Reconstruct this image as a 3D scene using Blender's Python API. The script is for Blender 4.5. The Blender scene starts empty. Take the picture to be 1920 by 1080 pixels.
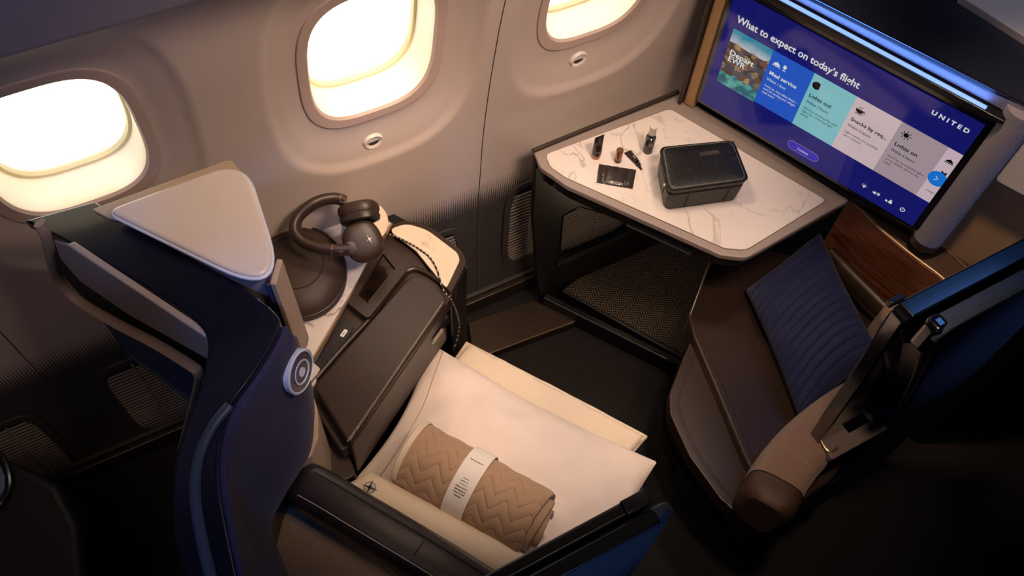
import bpy, bmesh, math, random
from mathutils import Vector, Matrix, noise
random.seed(7)
V = Vector
sc = bpy.context.scene
COL = sc.collection

# ------------------------------------------------------------------ camera
F = 1650.0
CAM = V((0, 0, 2.38))
_dn = V((-100, 1060, F)).normalized(); _up = -_dn
_X = V((4900, -2107, F)).normalized(); _X = (_X - _up * _X.dot(_up)).normalized()
_Y = _up.cross(_X)
RW = Matrix((_X, _Y, _up))                      # camera vector (right, down, forward) -> world
cd = bpy.data.cameras.new('camera'); cam = bpy.data.objects.new('camera', cd); COL.objects.link(cam)
cd.sensor_width = 36.0; cd.lens = 36.0 * F / 1920.0; cd.clip_start = 0.02; cd.clip_end = 200
_r = RW @ V((1, 0, 0)); _u = RW @ V((0, -1, 0)); _b = RW @ V((0, 0, -1))
cam.matrix_world = Matrix(((_r.x, _u.x, _b.x, CAM.x), (_r.y, _u.y, _b.y, CAM.y), (_r.z, _u.z, _b.z, CAM.z), (0, 0, 0, 1)))
sc.camera = cam
sc.view_settings.view_transform = 'Standard'; sc.view_settings.look = 'None'
sc.view_settings.gamma = 1.0; sc.view_settings.use_curve_mapping = False
sc.view_settings.exposure = 0.0

# ------------------------------------------------------------------ sky seen through the windows
W = bpy.data.worlds.new('sky'); sc.world = W; W.use_nodes = True
nt = W.node_tree; nt.nodes.clear()
tc = nt.nodes.new('ShaderNodeTexCoord'); mp = nt.nodes.new('ShaderNodeMapping'); mp.inputs['Scale'].default_value = (2.2, 2.2, 5.0)
nz = nt.nodes.new('ShaderNodeTexNoise'); nz.inputs['Scale'].default_value = 1.6; nz.inputs['Detail'].default_value = 6
cr = nt.nodes.new('ShaderNodeValToRGB')
cr.color_ramp.elements[0].position = 0.30; cr.color_ramp.elements[0].color = (1.0, 0.89, 0.66, 1)
cr.color_ramp.elements[1].position = 0.60; cr.color_ramp.elements[1].color = (1.0, 0.95, 0.84, 1)
bg = nt.nodes.new('ShaderNodeBackground'); bg.inputs['Strength'].default_value = 2.4
wo = nt.nodes.new('ShaderNodeOutputWorld')
nt.links.new(tc.outputs['Generated'], mp.inputs[0]); nt.links.new(mp.outputs[0], nz.inputs['Vector'])
nt.links.new(nz.outputs[0], cr.inputs[0]); nt.links.new(cr.outputs[0], bg.inputs[0]); nt.links.new(bg.outputs[0], wo.inputs[0])

# ------------------------------------------------------------------ unseen lamps, most of them added for their light
def lamp(kind, name, loc, target, power, color, size=0.1, size_y=None, spot=None, blend=0.5, spread=None):
    l = bpy.data.lights.new(name, kind); l.energy = power; l.color = color
    if kind == 'AREA':
        l.size = size
        if size_y: l.shape = 'RECTANGLE'; l.size_y = size_y
        if spread: l.spread = math.radians(spread)
    elif kind == 'SUN': l.angle = size
    else: l.shadow_soft_size = size
    if spot: l.spot_size = math.radians(spot); l.spot_blend = blend
    o = bpy.data.objects.new(name, l); COL.objects.link(o); o.location = loc
    o.rotation_euler = (V(target) - V(loc)).to_track_quat('-Z', 'Y').to_euler()
    return o
WARM = (1.0, 0.72, 0.50)
GOLD = (1.0, 0.72, 0.48)
lamp('SPOT', 'unseen_spot', (0.84, 1.03, 1.56), (1.00, 1.00, 0.75), 9, GOLD, 0.03, spot=70, blend=1.0)  # added spot, in place of window light on the desk
lamp('SPOT', 'unseen_spot', (1.20, 0.80, 2.35), (1.10, 0.95, 0.75), 26, (1.0, 0.74, 0.55), 0.05, spot=30, blend=1.0)  # unseen spot added to brighten the desk
lamp('SPOT', 'unseen_spot', (1.00, 0.75, 2.40), (0.58, 0.60, 0.5), 85, (1.0, 0.78, 0.62), 0.05, spot=26, blend=1.0)
lamp('SPOT', 'unseen_spot', (0.50, 1.02, 1.56), (0.44, 1.18, 0.66), 14, GOLD, 0.03, spot=60, blend=1.0)  # unseen spot added to light the console marble
lamp('SPOT', 'unseen_spot', (0.55, 0.70, 2.45), (0.25, 0.72, 0.7), 34, GOLD, 0.05, spot=24, blend=1.0)  # unseen spot added over the seat and armrest
lamp('SPOT', 'unseen_spot', (1.10, 0.55, 2.35), (1.60, 0.48, 0.85), 60, (1.0, 0.70, 0.46), 0.05, spot=28, blend=1.0)  # unseen spot added to brighten the wood and tan panels
lamp('SPOT', 'unseen_spot', (0.55, 0.25, 2.45), (1.05, 0.44, 0.5), 60, (1.0, 0.70, 0.48), 0.05, spot=32, blend=1.0)  # unseen spot added for the bench and velvet pillow
lamp('AREA', 'ceiling_fill', (0.75, 0.10, 2.55), (0.62, 1.2, 1.05), 6.0, (1.0, 0.72, 0.56), 0.5, 0.3, spread=60)  # added warm fill, washes the sidewall
lamp('AREA', 'ceiling_fill', (-0.55, 0.20, 2.55), (-0.45, 1.2, 0.6), 0.8, (1.0, 0.70, 0.54), 0.4, 0.3, spread=70)  # weak warm fill added for the left wall
lamp('AREA', 'unseen_blue_light', (2.20, 0.55, 2.55), (2.2, 0.55, 0), 1.3, (0.12, 0.34, 1.0), 0.5, 0.2)  # added blue panel for the door cap to reflect
lamp('SPOT', 'unseen_blue_light', (-0.40, -0.30, 2.50), (-0.10, 1.0, 1.74), 20, (0.50, 0.54, 0.95), 0.05, spot=24, blend=1.0)  # added bluish wash on the stowage bin
lamp('AREA', 'unseen_blue_light', (-0.9, -0.55, 2.50), (0.0, 0.7, 1.2), 1.4, (0.12, 0.32, 1.0), 1.0, 0.05)
lamp('SPOT', 'unseen_blue_light', (-0.30, -0.30, 2.50), (-0.13, 1.06, 1.20), 34, (0.16, 0.36, 1.0), 0.03, spot=9, blend=1.0)  # narrow spot added for a blue patch at the cap's wall end
lamp('SPOT', 'unseen_blue_light', (-0.30, -0.30, 2.50), (0.03, 0.76, 1.20), 38, (0.10, 0.34, 1.0), 0.03, spot=11, blend=1.0)  # narrow spot added for a blue patch on the cap corner
lamp('SPOT', 'unseen_blue_light', (-0.30, -0.30, 2.50), (-0.11, 0.50, 1.20), 22, (0.10, 0.34, 1.0), 0.03, spot=13, blend=1.0)  # narrow spot added to tint the shell wing blue
lamp('SPOT', 'aisle_fill', (0.45, -1.50, 1.05), (0.35, 0.26, 0.78), 46, (0.28, 0.46, 1.0), 0.05, spot=22, blend=1.0)  # unseen spot added to throw blue onto the aisle partition
lamp('SPOT', 'aisle_fill', (1.60, -1.50, 1.20), (1.45, 0.26, 0.98), 30, (0.34, 0.50, 1.0), 0.05, spot=26, blend=1.0)  # unseen spot added to throw blue onto the right shell
lamp('SPOT', 'unseen_spot', (0.30, 0.50, 2.42), (0.05, 0.98, 1.20), 13, GOLD, 0.04, spot=20, blend=1.0)  # unseen spot added to brighten the storage lid
lamp('SPOT', 'unseen_spot', (1.75, 0.30, 2.50), (1.72, 0.80, 1.22), 14, (0.95, 0.90, 1.0), 0.04, spot=20, blend=1.0)  # unseen spot added to brighten the laminate top
lamp('POINT', 'footwell_fill', (1.06, 1.02, 0.42), (0, 0, 0), 1.1, (1.0, 0.72, 0.48), 0.03)  # unseen lamp added under the desk so the vent slats show
for k, xw in enumerate((-0.14, 0.43, 0.97, 1.50)):
    a = lamp('AREA', 'window_portal', (xw, 1.40, 1.20), (xw, 0, 1.2), 1, (1, 1, 1), 0.40, 0.52)
    a.data.cycles.is_portal = True

# ------------------------------------------------------------------ pixel / plane geometry
def ray(u, v): return (RW @ V((u - 960, v - 540, F))).normalized()
def PZ(u, v, z):
    r = ray(u, v); return CAM + r * ((z - CAM.z) / r.z)
def PP(u, v, p, n):
    r = ray(u, v); n = V(n); return CAM + r * ((V(p) - CAM).dot(n) / r.dot(n))
def PY(u, v, y): return PP(u, v, (0, y, 0), (0, 1, 0))
ANG = math.radians(21.5)
S = V((math.cos(ANG), math.sin(ANG), 0)); T = V((math.sin(ANG), -math.cos(ANG), 0)); Z = V((0, 0, 1))
def PS(u, v, s): return PP(u, v, S * s, S)
def ST(s, t, z): return S * s + T * t + Z * z
def ZP(pts, z): return [PZ(u, v, z) for u, v in pts]

# ------------------------------------------------------------------ materials
def lin(h):
    h = h.lstrip('#'); c = [int(h[i:i + 2], 16) / 255 for i in (0, 2, 4)]
    return tuple((x / 12.92 if x <= 0.04045 else ((x + 0.055) / 1.055) ** 2.4) for x in c) + (1,)
class NT:
    def __init__(s, name):
        s.m = bpy.data.materials.new(name); s.m.use_nodes = True; s.t = s.m.node_tree
        s.b = s.t.nodes['Principled BSDF']; s.out = s.t.nodes['Material Output']
    def n(s, typ, **kw):
        x = s.t.nodes.new(typ)
        for k, v in kw.items(): setattr(x, k, v)
        return x
    def l(s, a, b): s.t.links.new(a, b)
    def put(s, sock, v):
        if isinstance(v, bpy.types.NodeSocket): s.l(v, sock)
        else: sock.default_value = v
    def math(s, op, a, b=0.0, c=None):
        x = s.n('ShaderNodeMath', operation=op); s.put(x.inputs[0], a); s.put(x.inputs[1], b)
        if c is not None: s.put(x.inputs[2], c)
        return x.outputs[0]
    def mix(s, f, a, b):
        x = s.n('ShaderNodeMix', data_type='RGBA'); s.put(x.inputs['Factor'], f); s.put(x.inputs['A'], a); s.put(x.inputs['B'], b)
        return x.outputs['Result']
    def pos(s):
        g = s.n('ShaderNodeNewGeometry'); return g.outputs['Position']
    def sep(s, v):
        x = s.n('ShaderNodeSeparateXYZ'); s.l(v, x.inputs[0]); return x.outputs
    def dot(s, v, d):
        x = s.n('ShaderNodeVectorMath', operation='DOT_PRODUCT'); s.l(v, x.inputs[0]); x.inputs[1].default_value = d; return x.outputs['Value']
    def noise(s, scale, detail=4, vec=None, rough=0.5, dist=0.0):
        x = s.n('ShaderNodeTexNoise'); x.inputs['Scale'].default_value = scale; x.inputs['Detail'].default_value = detail
        x.inputs['Roughness'].default_value = rough; x.inputs['Distortion'].default_value = dist
        s.l(vec if vec else s.pos(), x.inputs['Vector']); return x.outputs[0]
    def ramp(s, f, stops):
        x = s.n('ShaderNodeValToRGB'); s.l(f, x.inputs[0]); e = x.color_ramp.elements
        while len(e) < len(stops): e.new(0.5)
        for i, (p, c) in enumerate(stops): e[i].position = p; e[i].color = c if len(c) == 4 else c + (1,)
        return x.outputs[0]
    def bump(s, h, strength=0.3, dist=0.001):
        x = s.n('ShaderNodeBump'); x.inputs['Strength'].default_value = strength; x.inputs['Distance'].default_value = dist
        s.l(h, x.inputs['Height']); s.l(x.outputs[0], s.b.inputs['Normal'])
    def base(s, c, rough=0.5, metal=0.0, coat=0.0, sheen=0.0, spec=None):
        s.put(s.b.inputs['Base Color'], c if not isinstance(c, str) else lin(c)); s.put(s.b.inputs['Roughness'], rough)
        s.b.inputs['Metallic'].default_value = metal; s.b.inputs['Coat Weight'].default_value = coat
        s.b.inputs['Coat Roughness'].default_value = 0.12
        s.b.inputs['Sheen Weight'].default_value = sheen
        if spec is not None: s.b.inputs['Specular IOR Level'].default_value = spec
        return s
def plain(name, c, rough=0.5, metal=0.0, coat=0.0, sheen=0.0, var=0.06, nscale=9.0, spec=None):
    m = NT(name); col = lin(c)
    a = tuple(x * (1 - var) for x in col[:3]) + (1,); b = tuple(min(1, x * (1 + var)) for x in col[:3]) + (1,)
    f = m.noise(nscale, 3); m.base(m.mix(f, a, b), rough, metal, coat, sheen, spec); return m.m
def leather(name, c, rough=0.42, bs=0.35):
    m = NT(name); col = lin(c); f = m.noise(14, 3)
    m.base(m.mix(f, tuple(x * .85 for x in col[:3]) + (1,), tuple(x * 1.15 for x in col[:3]) + (1,)), rough)
    v = m.n('ShaderNodeTexVoronoi'); v.inputs['Scale'].default_value = 520; m.l(m.pos(), v.inputs['Vector'])
    m.bump(v.outputs['Distance'], bs, 0.0006); return m.m
def weave(name, c, c2, freq=420, rough=0.9, bs=0.8, axes=None, sheen=0.2):
    m = NT(name); p = m.pos()
    if axes is None: axes = (tuple(T + Z * 0.5), tuple(S + Z * 0.3))
    a = m.math('SINE', m.math('MULTIPLY', m.dot(p, axes[0]), freq * 2)); b = m.math('SINE', m.math('MULTIPLY', m.dot(p, axes[1]), freq * 2))
    h = m.math('MULTIPLY', a, b); f = m.math('MULTIPLY_ADD', h, 0.5, 0.5)
    m.base(m.mix(f, lin(c), lin(c2)), rough, sheen=sheen); m.bump(f, bs, 0.0008); return m.m
def emit(name, c, strength, rough=0.15):
    m = NT(name); col = lin(c); m.base((col[0] * .02, col[1] * .02, col[2] * .02, 1), rough, spec=0.5)
    m.b.inputs['Emission Color'].default_value = col; m.b.inputs['Emission Strength'].default_value = strength; return m.m
M = {}
M['sidewall'] = None
def sidewall_mat():
    m = NT('sidewall_panel'); p = m.pos(); xyz = m.sep(p); z = xyz[2]
    # printed dot fade from the dark perforated kick panel to the plain light panel
    fx = m.math('MULTIPLY', xyz[0], 150.0); fz = m.math('MULTIPLY', z, 150.0)
    ca = m.math('COSINE', m.math('MULTIPLY', m.math('ADD', fx, fz), math.pi)); cb = m.math('COSINE', m.math('MULTIPLY', m.math('SUBTRACT', fx, fz), math.pi))
    dots = m.math('MULTIPLY_ADD', m.math('MULTIPLY', ca, cb), 0.5, 0.5)
    g = m.math('DIVIDE', m.math('SUBTRACT', z, 0.48), 0.13)
    x = m.n('ShaderNodeClamp'); m.l(g, x.inputs[0]); g = x.outputs[0]
    thr = m.math('GREATER_THAN', m.math('ADD', g, m.math('MULTIPLY_ADD', dots, 0.9, -0.45)), 0.5)
    low = m.math('LESS_THAN', z, 0.485)
    f2 = m.noise(5, 3)
    light = m.mix(f2, lin('#b3a49c'), lin('#bfb0a6')); dark = m.mix(dots, lin('#2b2827'), lin('#4a4644'))
    m.base(m.mix(m.math('MULTIPLY', thr, m.math('SUBTRACT', 1.0, low)), dark, light), 0.55)
    m.bump(m.math('MULTIPLY', dots, m.math('LESS_THAN', z, 0.59)), 0.5, 0.001); return m.m
M['sidewall'] = sidewall_mat()
M['bezel'] = plain('window_bezel', '#b29c92', 0.5)
M['reveal'] = plain('window_reveal', '#fbf0dc', 0.45)
M['seal'] = plain('window_seal', '#e2d8b0', 0.5)
M['white_plastic'] = plain('white_plastic', '#d8cfc8', 0.35)
M['dark_line'] = plain('shadow_gap', '#2a2524', 0.8)
M['bin'] = plain('bin_panel', '#77727e', 0.6)
M['ceil'] = plain('ceiling_panel', '#3c3c42', 0.8)
M['black'] = plain('black_plastic', '#0b0a0a', 0.5)
M['black_satin'] = plain('black_satin', '#100f11', 0.28)
M['gloss_black'] = plain('gloss_black', '#0b0c12', 0.12, coat=1.0)
M['shell_gloss'] = plain('shell_gloss', '#080c1c', 0.25, coat=0.8)
M['shell_blue'] = plain('shell_outer', '#34404f', 0.42)
M['vent'] = plain('vent_grey', '#3a3736', 0.6)
M['vent_slat'] = plain('vent_slat', '#857a72', 0.5)
M['champagne'] = plain('champagne_metal', '#b89c80', 0.3, metal=0.85)
M['champ_dark'] = plain('bronze_metal', '#43372f', 0.38, metal=0.6)
M['silver'] = plain('silver_satin', '#cfc3ba', 0.28, coat=0.3)
M['silver_edge'] = plain('silver_edge', '#c9d0e2', 0.25, coat=0.5)
M['beige_panel'] = plain('beige_panel', '#a8937f', 0.5)
M['brown_frame'] = plain('brown_frame', '#33261f', 0.38)
M['brown_leather'] = leather('brown_leather', '#31221a', 0.33)
M['ott_leather'] = leather('ottoman_leather', '#2f211a', 0.36, 0.2)
M['plum_leather'] = leather('plum_leather', '#261e21', 0.32)
M['navy_velvet'] = plain('navy_velvet', '#2c2844', 0.9, sheen=0.06, var=0.2, nscale=12)
M['velvet_pillow'] = plain('navy_pillow', '#131f4c', 0.8, sheen=0.06, var=0.3, nscale=16)
M['cotton'] = plain('cream_cotton', '#dccbc0', 0.85, sheen=0.1, var=0.03)
M['cotton_warm'] = plain('cream_linen', '#d8c6b0', 0.85, sheen=0.1, var=0.04)
M['seam'] = plain('beige_seam', '#a08673', 0.8)
M['thread'] = plain('cream_thread', '#b8a890', 0.8)
M['thread_dark'] = plain('dark_thread', '#1a1411', 0.8)
M['fabric_beige'] = weave('beige_fabric', '#7c6455', '#96796a', 1250)
M['fabric_tan'] = weave('tan_fabric', '#94704a', '#b48a5c', 1000)
M['fabric_grey'] = weave('grey_fabric', '#77707a', '#9b93a0', 1250)
M['fabric_brown'] = weave('brown_fabric', '#4c3d34', '#6e5c4e', 900)
M['headphone'] = plain('headphone_brown', '#32231b', 0.45)
M['headphone_dark'] = leather('headphone_pad', '#2a201b', 0.4)
M['case'] = leather('case_leather', '#33231a', 0.55)
M['copper'] = plain('rose_metal', '#a87868', 0.25, metal=0.9)
M['white_print'] = plain('white_print', '#e6e0da', 0.6)
M['grey_print'] = plain('grey_print', '#8f8880', 0.6)
M['navy_print'] = plain('navy_print', '#1c2440', 0.7)
M['blk_leather'] = leather('black_leather', '#0e0b0a', 0.40, 0.5)
M['paper'] = plain('paper', '#e6ddd4', 0.7, var=0.02)
M['amber'] = plain('dark_bottle', '#1d1411', 0.2, coat=0.6)
M['clear_cap'] = plain('clear_cap', '#cfc2b4', 0.12, coat=1)
M['foil'] = plain('sachet_foil', '#2c2320', 0.3, coat=0.4)
M['screen_off'] = plain('dark_glass', '#1c130c', 0.06, coat=1)
M['green'] = emit('green_led', '#20c060', 1.2)
M['floor'] = plain('dark_carpet', '#110e0d', 0.95, var=0.3, nscale=60)
M['laminate'] = None
def laminate():
    m = NT('grey_laminate'); p = m.pos(); mp = m.n('ShaderNodeMapping'); m.l(p, mp.inputs[0])
    mp.inputs['Rotation'].default_value = (0, 0, math.radians(68)); mp.inputs['Scale'].default_value = (6, 120, 6)
    f = m.noise(1.5, 3, mp.outputs[0]); m.base(m.mix(f, lin('#a29da0'), lin('#c6c0c3')), 0.5); return m.m
M['laminate'] = laminate()
def wood():
    m = NT('walnut_panel'); p = m.pos(); mp = m.n('ShaderNodeMapping'); m.l(p, mp.inputs[0])
    mp.inputs['Rotation'].default_value = (0, 0, math.radians(68.5)); mp.inputs['Scale'].default_value = (3, 3, 60)
    f = m.noise(2.4, 6, mp.outputs[0], 0.6, 0.8)
    m.base(m.ramp(f, [(0.3, lin('#3a1f14')[:3]), (0.5, lin('#6b3c26')[:3]), (0.7, lin('#8a5336')[:3])]), 0.33, coat=0.25); return m.m
M['wood'] = wood()
def marble(name, scale, c='#e2d8d2', veinc='#8d8480', amount=0.5):
    m = NT(name); n1 = m.noise(3.2 * scale, 5, dist=1.2)
    d = m.math('ABSOLUTE', m.math('SUBTRACT', n1, 0.5)); vein = m.math('LESS_THAN', d, 0.006)
    vs = m.ramp(d, [(0.0, (1, 1, 1)), (0.018, (0.0, 0.0, 0.0))])
    msk = m.ramp(m.noise(2.3 * scale, 2), [(0.50, (0, 0, 0)), (0.62, (1, 1, 1))])
    n3 = m.noise(9 * scale, 6, rough=0.65, dist=0.6); blot = m.ramp(n3, [(0.61, (0, 0, 0)), (0.72, (1, 1, 1))])
    f = m.math('MULTIPLY', vs, msk); f = m.math('MAXIMUM', f, m.math('MULTIPLY', blot, 0.8)); f = m.math('MULTIPLY', f, amount)
    soft = m.mix(m.noise(2.0 * scale, 3), lin(c), tuple(x * .86 for x in lin(c)[:3]) + (1,))
    m.base(m.mix(f, soft, lin(veinc)), 0.28, coat=0.2); return m.m
M['marble'] = marble('marble_table', 1.6, amount=0.7)
M['marble2'] = marble('marble_console', 2.6, '#d8cfca', '#4d4340', 0.9)
M['marble3'] = marble('marble_cream', 2.2, '#e8d8c0', '#a8865c', 0.7)
def herring():
    m = NT('herringbone_carpet'); p = m.pos(); a = m.dot(p, tuple(T + Z)); b = m.dot(p, tuple(S))
    w = 0.052; q = m.math('DIVIDE', a, w); fr = m.math('FRACT', q); tri = m.math('ABSOLUTE', m.math('SUBTRACT', fr, 0.5))
    y = m.math('ADD', m.math('DIVIDE', b, 0.0105), m.math('MULTIPLY', tri, 4.0))
    line = m.math('GREATER_THAN', m.math('FRACT', y), 0.62); dash = m.math('GREATER_THAN', m.math('FRACT', m.math('DIVIDE', a, 0.0052)), 0.5)
    nn = m.math('GREATER_THAN', m.noise(300, 2), 0.46)
    f = m.math('MULTIPLY', m.math('MULTIPLY', line, dash), m.math('MULTIPLY_ADD', nn, 0.5, 0.5))
    m.base(m.mix(f, lin('#080706'), lin('#8a7658')), 0.9); return m.m
M['herring'] = herring()
def glass():
    m = NT('window_glass'); t = m.n('ShaderNodeBsdfTransparent'); g = m.n('ShaderNodeBsdfGlossy'); g.inputs['Roughness'].default_value = 0.02
    mx = m.n('ShaderNodeMixShader'); mx.inputs[0].default_value = 0.05
    m.l(t.outputs[0], mx.inputs[1]); m.l(t.outputs[0], mx.inputs[1]); m.l(g.outputs[0], mx.inputs[2]); m.l(mx.outputs[0], m.out.inputs[0]); return m.m
M['glass'] = glass()
def ribbed():
    m = NT('ribbed_fabric'); p = m.pos(); d = m.dot(p, tuple((S + Z * 0.6))); f = m.math('MULTIPLY_ADD', m.math('SINE', m.math('MULTIPLY', d, 1500)), 0.5, 0.5)
    m.base(m.mix(f, lin('#5c4a3e'), lin('#a08a78')), 0.9, sheen=0.2); m.bump(f, 0.7, 0.001); return m.m
M['ribbed'] = ribbed()
def outer_shell():
    m = NT('shell_textured'); v = m.n('ShaderNodeTexWave'); v.wave_type = 'RINGS'; v.inputs['Scale'].default_value = 26; v.inputs['Distortion'].default_value = 1.5
    m.l(m.pos(), v.inputs['Vector']); m.base('#333a4a', 0.42); m.bump(v.outputs[0], 0.25, 0.002); return m.m
M['shell_tex'] = outer_shell()
def cable_mat():
    m = NT('speckled_cable'); f = m.math('GREATER_THAN', m.math('FRACT', m.math('MULTIPLY', m.dot(m.pos(), (1, -1, -1)), 70.0)), 0.72)
    m.base(m.mix(f, lin('#15110f'), lin('#c8b8a0')), 0.7); return m.m
M['cable'] = cable_mat()

# ------------------------------------------------------------------ mesh builders
OFF = {}
def fillet(pts, r, n=6):
    """Round every corner of a planar 3-D polygon; r may be one radius or one per corner."""
    out = []; N = len(pts)
    for i in range(N):
        a, b, c = pts[i - 1], pts[i], pts[(i + 1) % N]
        rr = r[i] if isinstance(r, (list, tuple)) else r
        d1 = (a - b); d2 = (c - b); l1, l2 = d1.length, d2.length
        if rr <= 0 or l1 < 1e-6 or l2 < 1e-6: out.append(b.copy()); continue
        d1 = d1 / l1; d2 = d2 / l2; an = d1.angle(d2)
        if an > 3.05: out.append(b.copy()); continue
        tl = min(rr / math.tan(an / 2), l1 * .48, l2 * .48)
        p, q = b + d1 * tl, b + d2 * tl
        for k in range(n + 1):
            t = k / n; out.append(p * (1 - t) ** 2 + b * (2 * t * (1 - t)) + q * t * t)
    return out
def spline(pts, n=8, closed=False):
    out = []; N = len(pts)
    rng = range(N if closed else N - 1)
    g = (lambda i: pts[i % N]) if closed else (lambda i: pts[max(0, min(N - 1, i))])
    for i in rng:
        p0, p1, p2, p3 = g(i - 1), g(i), g(i + 1), g(i + 2)
        for k in range(n):
            t = k / n
            out.append(0.5 * ((2 * p1) + (p2 - p0) * t + (2 * p0 - 5 * p1 + 4 * p2 - p3) * t * t + (-p0 + 3 * p1 - 3 * p2 + p3) * t ** 3))
    if not closed: out.append(V(pts[-1]))
    return out
class MB:
    def __init__(s): s.v = []; s.f = []; s.uv = None
    def add(s, vs, fs):
        o = len(s.v); s.v += [V(p) for p in vs]; s.f += [tuple(i + o for i in f) for f in fs]; return s
    def prism(s, pts, vec):
        n = len(pts); vec = V(vec)
        # ngon faces; triangulated robustly in build
        return s.add(list(pts) + [p + vec for p in pts], [tuple(range(n)), tuple(reversed(range(n, 2 * n)))] + [(i, i + n, (i + 1) % n + n, (i + 1) % n) for i in range(n)])
    def poly(s, pts): return s.add(pts, [tuple(range(len(pts)))])
    def box(s, c, ax, size):
        c = V(c); a, b, d = [V(x).normalized() * (h / 2) for x, h in zip(ax, size)]
        vs = [c + a * i + b * j + d * k for i in (-1, 1) for j in (-1, 1) for k in (-1, 1)]
        return s.add(vs, [(0, 1, 3, 2), (4, 6, 7, 5), (0, 4, 5, 1), (2, 3, 7, 6), (0, 2, 6, 4), (1, 5, 7, 3)])
    def loft(s, rings, caps=True, closed=True):
        n = len(rings[0]); o = len(s.v)
        vs = [p for r in rings for p in r]; fs = []
        for i in range(len(rings) - 1):
            for j in range(n if closed else n - 1):
                k = (j + 1) % n; fs.append((i * n + j, i * n + k, (i + 1) * n + k, (i + 1) * n + j))
        if caps: fs.append(tuple(reversed(range(n)))); fs.append(tuple(range((len(rings) - 1) * n, len(rings) * n)))
        return s.add(vs, fs)
    def tube(s, path, r, n=10, r2=None, up=None, caps=True, closed=False):
        rings = []; N = len(path); up = V(up) if up else Z
        for i, p in enumerate(path):
            if closed: d = path[(i + 1) % N] - path[i - 1]
            else: d = path[min(i + 1, N - 1)] - path[max(i - 1, 0)]
            d.normalize(); a = d.cross(up)
            if a.length < 1e-3: a = d.cross(V((1, 0, 0)))
            a.normalize(); b = a.cross(d); ra = r[i] if isinstance(r, list) else r; rb = (r2[i] if isinstance(r2, list) else r2) if r2 else ra
            rings.append([p + a * (math.cos(2 * math.pi * k / n) * ra) + b * (math.sin(2 * math.pi * k / n) * rb) for k in range(n)])
        if closed: rings.append(rings[0]); caps = False
        return s.loft(rings, caps)
    def lathe(s, prof, org, axis=(0, 0, 1), n=24, sx=1.0, ref=None):
        ax = V(axis).normalized(); a = V(ref) if ref else (V((1, 0, 0)) if abs(ax.x) < .9 else V((0, 1, 0))); a = (a - ax * a.dot(ax)).normalized(); b = ax.cross(a)
        return s.loft([[V(org) + ax * h + (a * math.cos(2 * math.pi * k / n) * sx + b * math.sin(2 * math.pi * k / n)) * max(r, 1e-4) for k in range(n)] for r, h in prof])
    def grid(s, fn, nu, nv):
        o = len(s.v); vs = [fn(i / nu, j / nv) for i in range(nu + 1) for j in range(nv + 1)]
        return s.add(vs, [(i * (nv + 1) + j, (i + 1) * (nv + 1) + j, (i + 1) * (nv + 1) + j + 1, i * (nv + 1) + j + 1) for i in range(nu) for j in range(nv)])
    def build(s, name, mat, parent=None, bevel=0, seg=3, smooth=True, sub=0, solid=0, fix=True, angle=40):
        if parent is None:
            lo = V([min(p[i] for p in s.v) for i in range(3)]); hi = V([max(p[i] for p in s.v) for i in range(3)])
            off = V(((lo.x + hi.x) / 2, (lo.y + hi.y) / 2, lo.z))
        else: off = OFF[parent.name]
        bm = bmesh.new(); bv = [bm.verts.new(p - off) for p in s.v]
        for f in s.f:
            try: bm.faces.new([bv[i] for i in f])
            except ValueError: pass
        if fix:
            bmesh.ops.remove_doubles(bm, verts=bm.verts, dist=1e-5)
            bmesh.ops.recalc_face_normals(bm, faces=bm.faces)
        me = bpy.data.meshes.new(name); bm.to_mesh(me); bm.free()
        if isinstance(mat, str): mat = M[mat]
        me.materials.append(mat)
        o = bpy.data.objects.new(name, me); COL.objects.link(o); OFF[o.name] = off
        if parent is None: o.location = off
        else: o.parent = parent
        if smooth: me.polygons.foreach_set('use_smooth', [True] * len(me.polygons))
        if solid: md = o.modifiers.new('solid', 'SOLIDIFY'); md.thickness = solid; md.offset = 0
        if bevel:
            md = o.modifiers.new('bevel', 'BEVEL'); md.width = bevel; md.segments = seg; md.limit_method = 'ANGLE'; md.angle_limit = math.radians(35); md.harden_normals = False
        if sub: md = o.modifiers.new('sub', 'SUBSURF'); md.levels = sub; md.render_levels = sub
        if smooth and not sub:
            md = o.modifiers.new('wn', 'WEIGHTED_NORMAL'); md.keep_sharp = True
            for e in me.edges: pass
            try: me.set_sharp_from_angle(angle=math.radians(angle))
            except Exception: pass
        return o
def tag(o, label, cat=None, group=None):
    o['label'] = label
    if cat: o['category'] = cat
    if group: o['group'] = group
    return o
def thing(name, label, cat, loc, group=None):
    o = bpy.data.objects.new(name, None); COL.objects.link(o); o.location = loc; OFF[o.name] = V(loc); o.empty_display_size = 0.05
    return tag(o, label, cat, group)
def struct(o): o['kind'] = 'structure'; return o
def prism_z(name, px, z, h, mat, parent=None, r=0.01, bevel=0.003, **k):
    pts = fillet(ZP(px, z), r) if r else ZP(px, z)
    return MB().prism(pts, (0, 0, -h)).build(name, mat, parent, bevel=bevel, **k)
FONT = None
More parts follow.
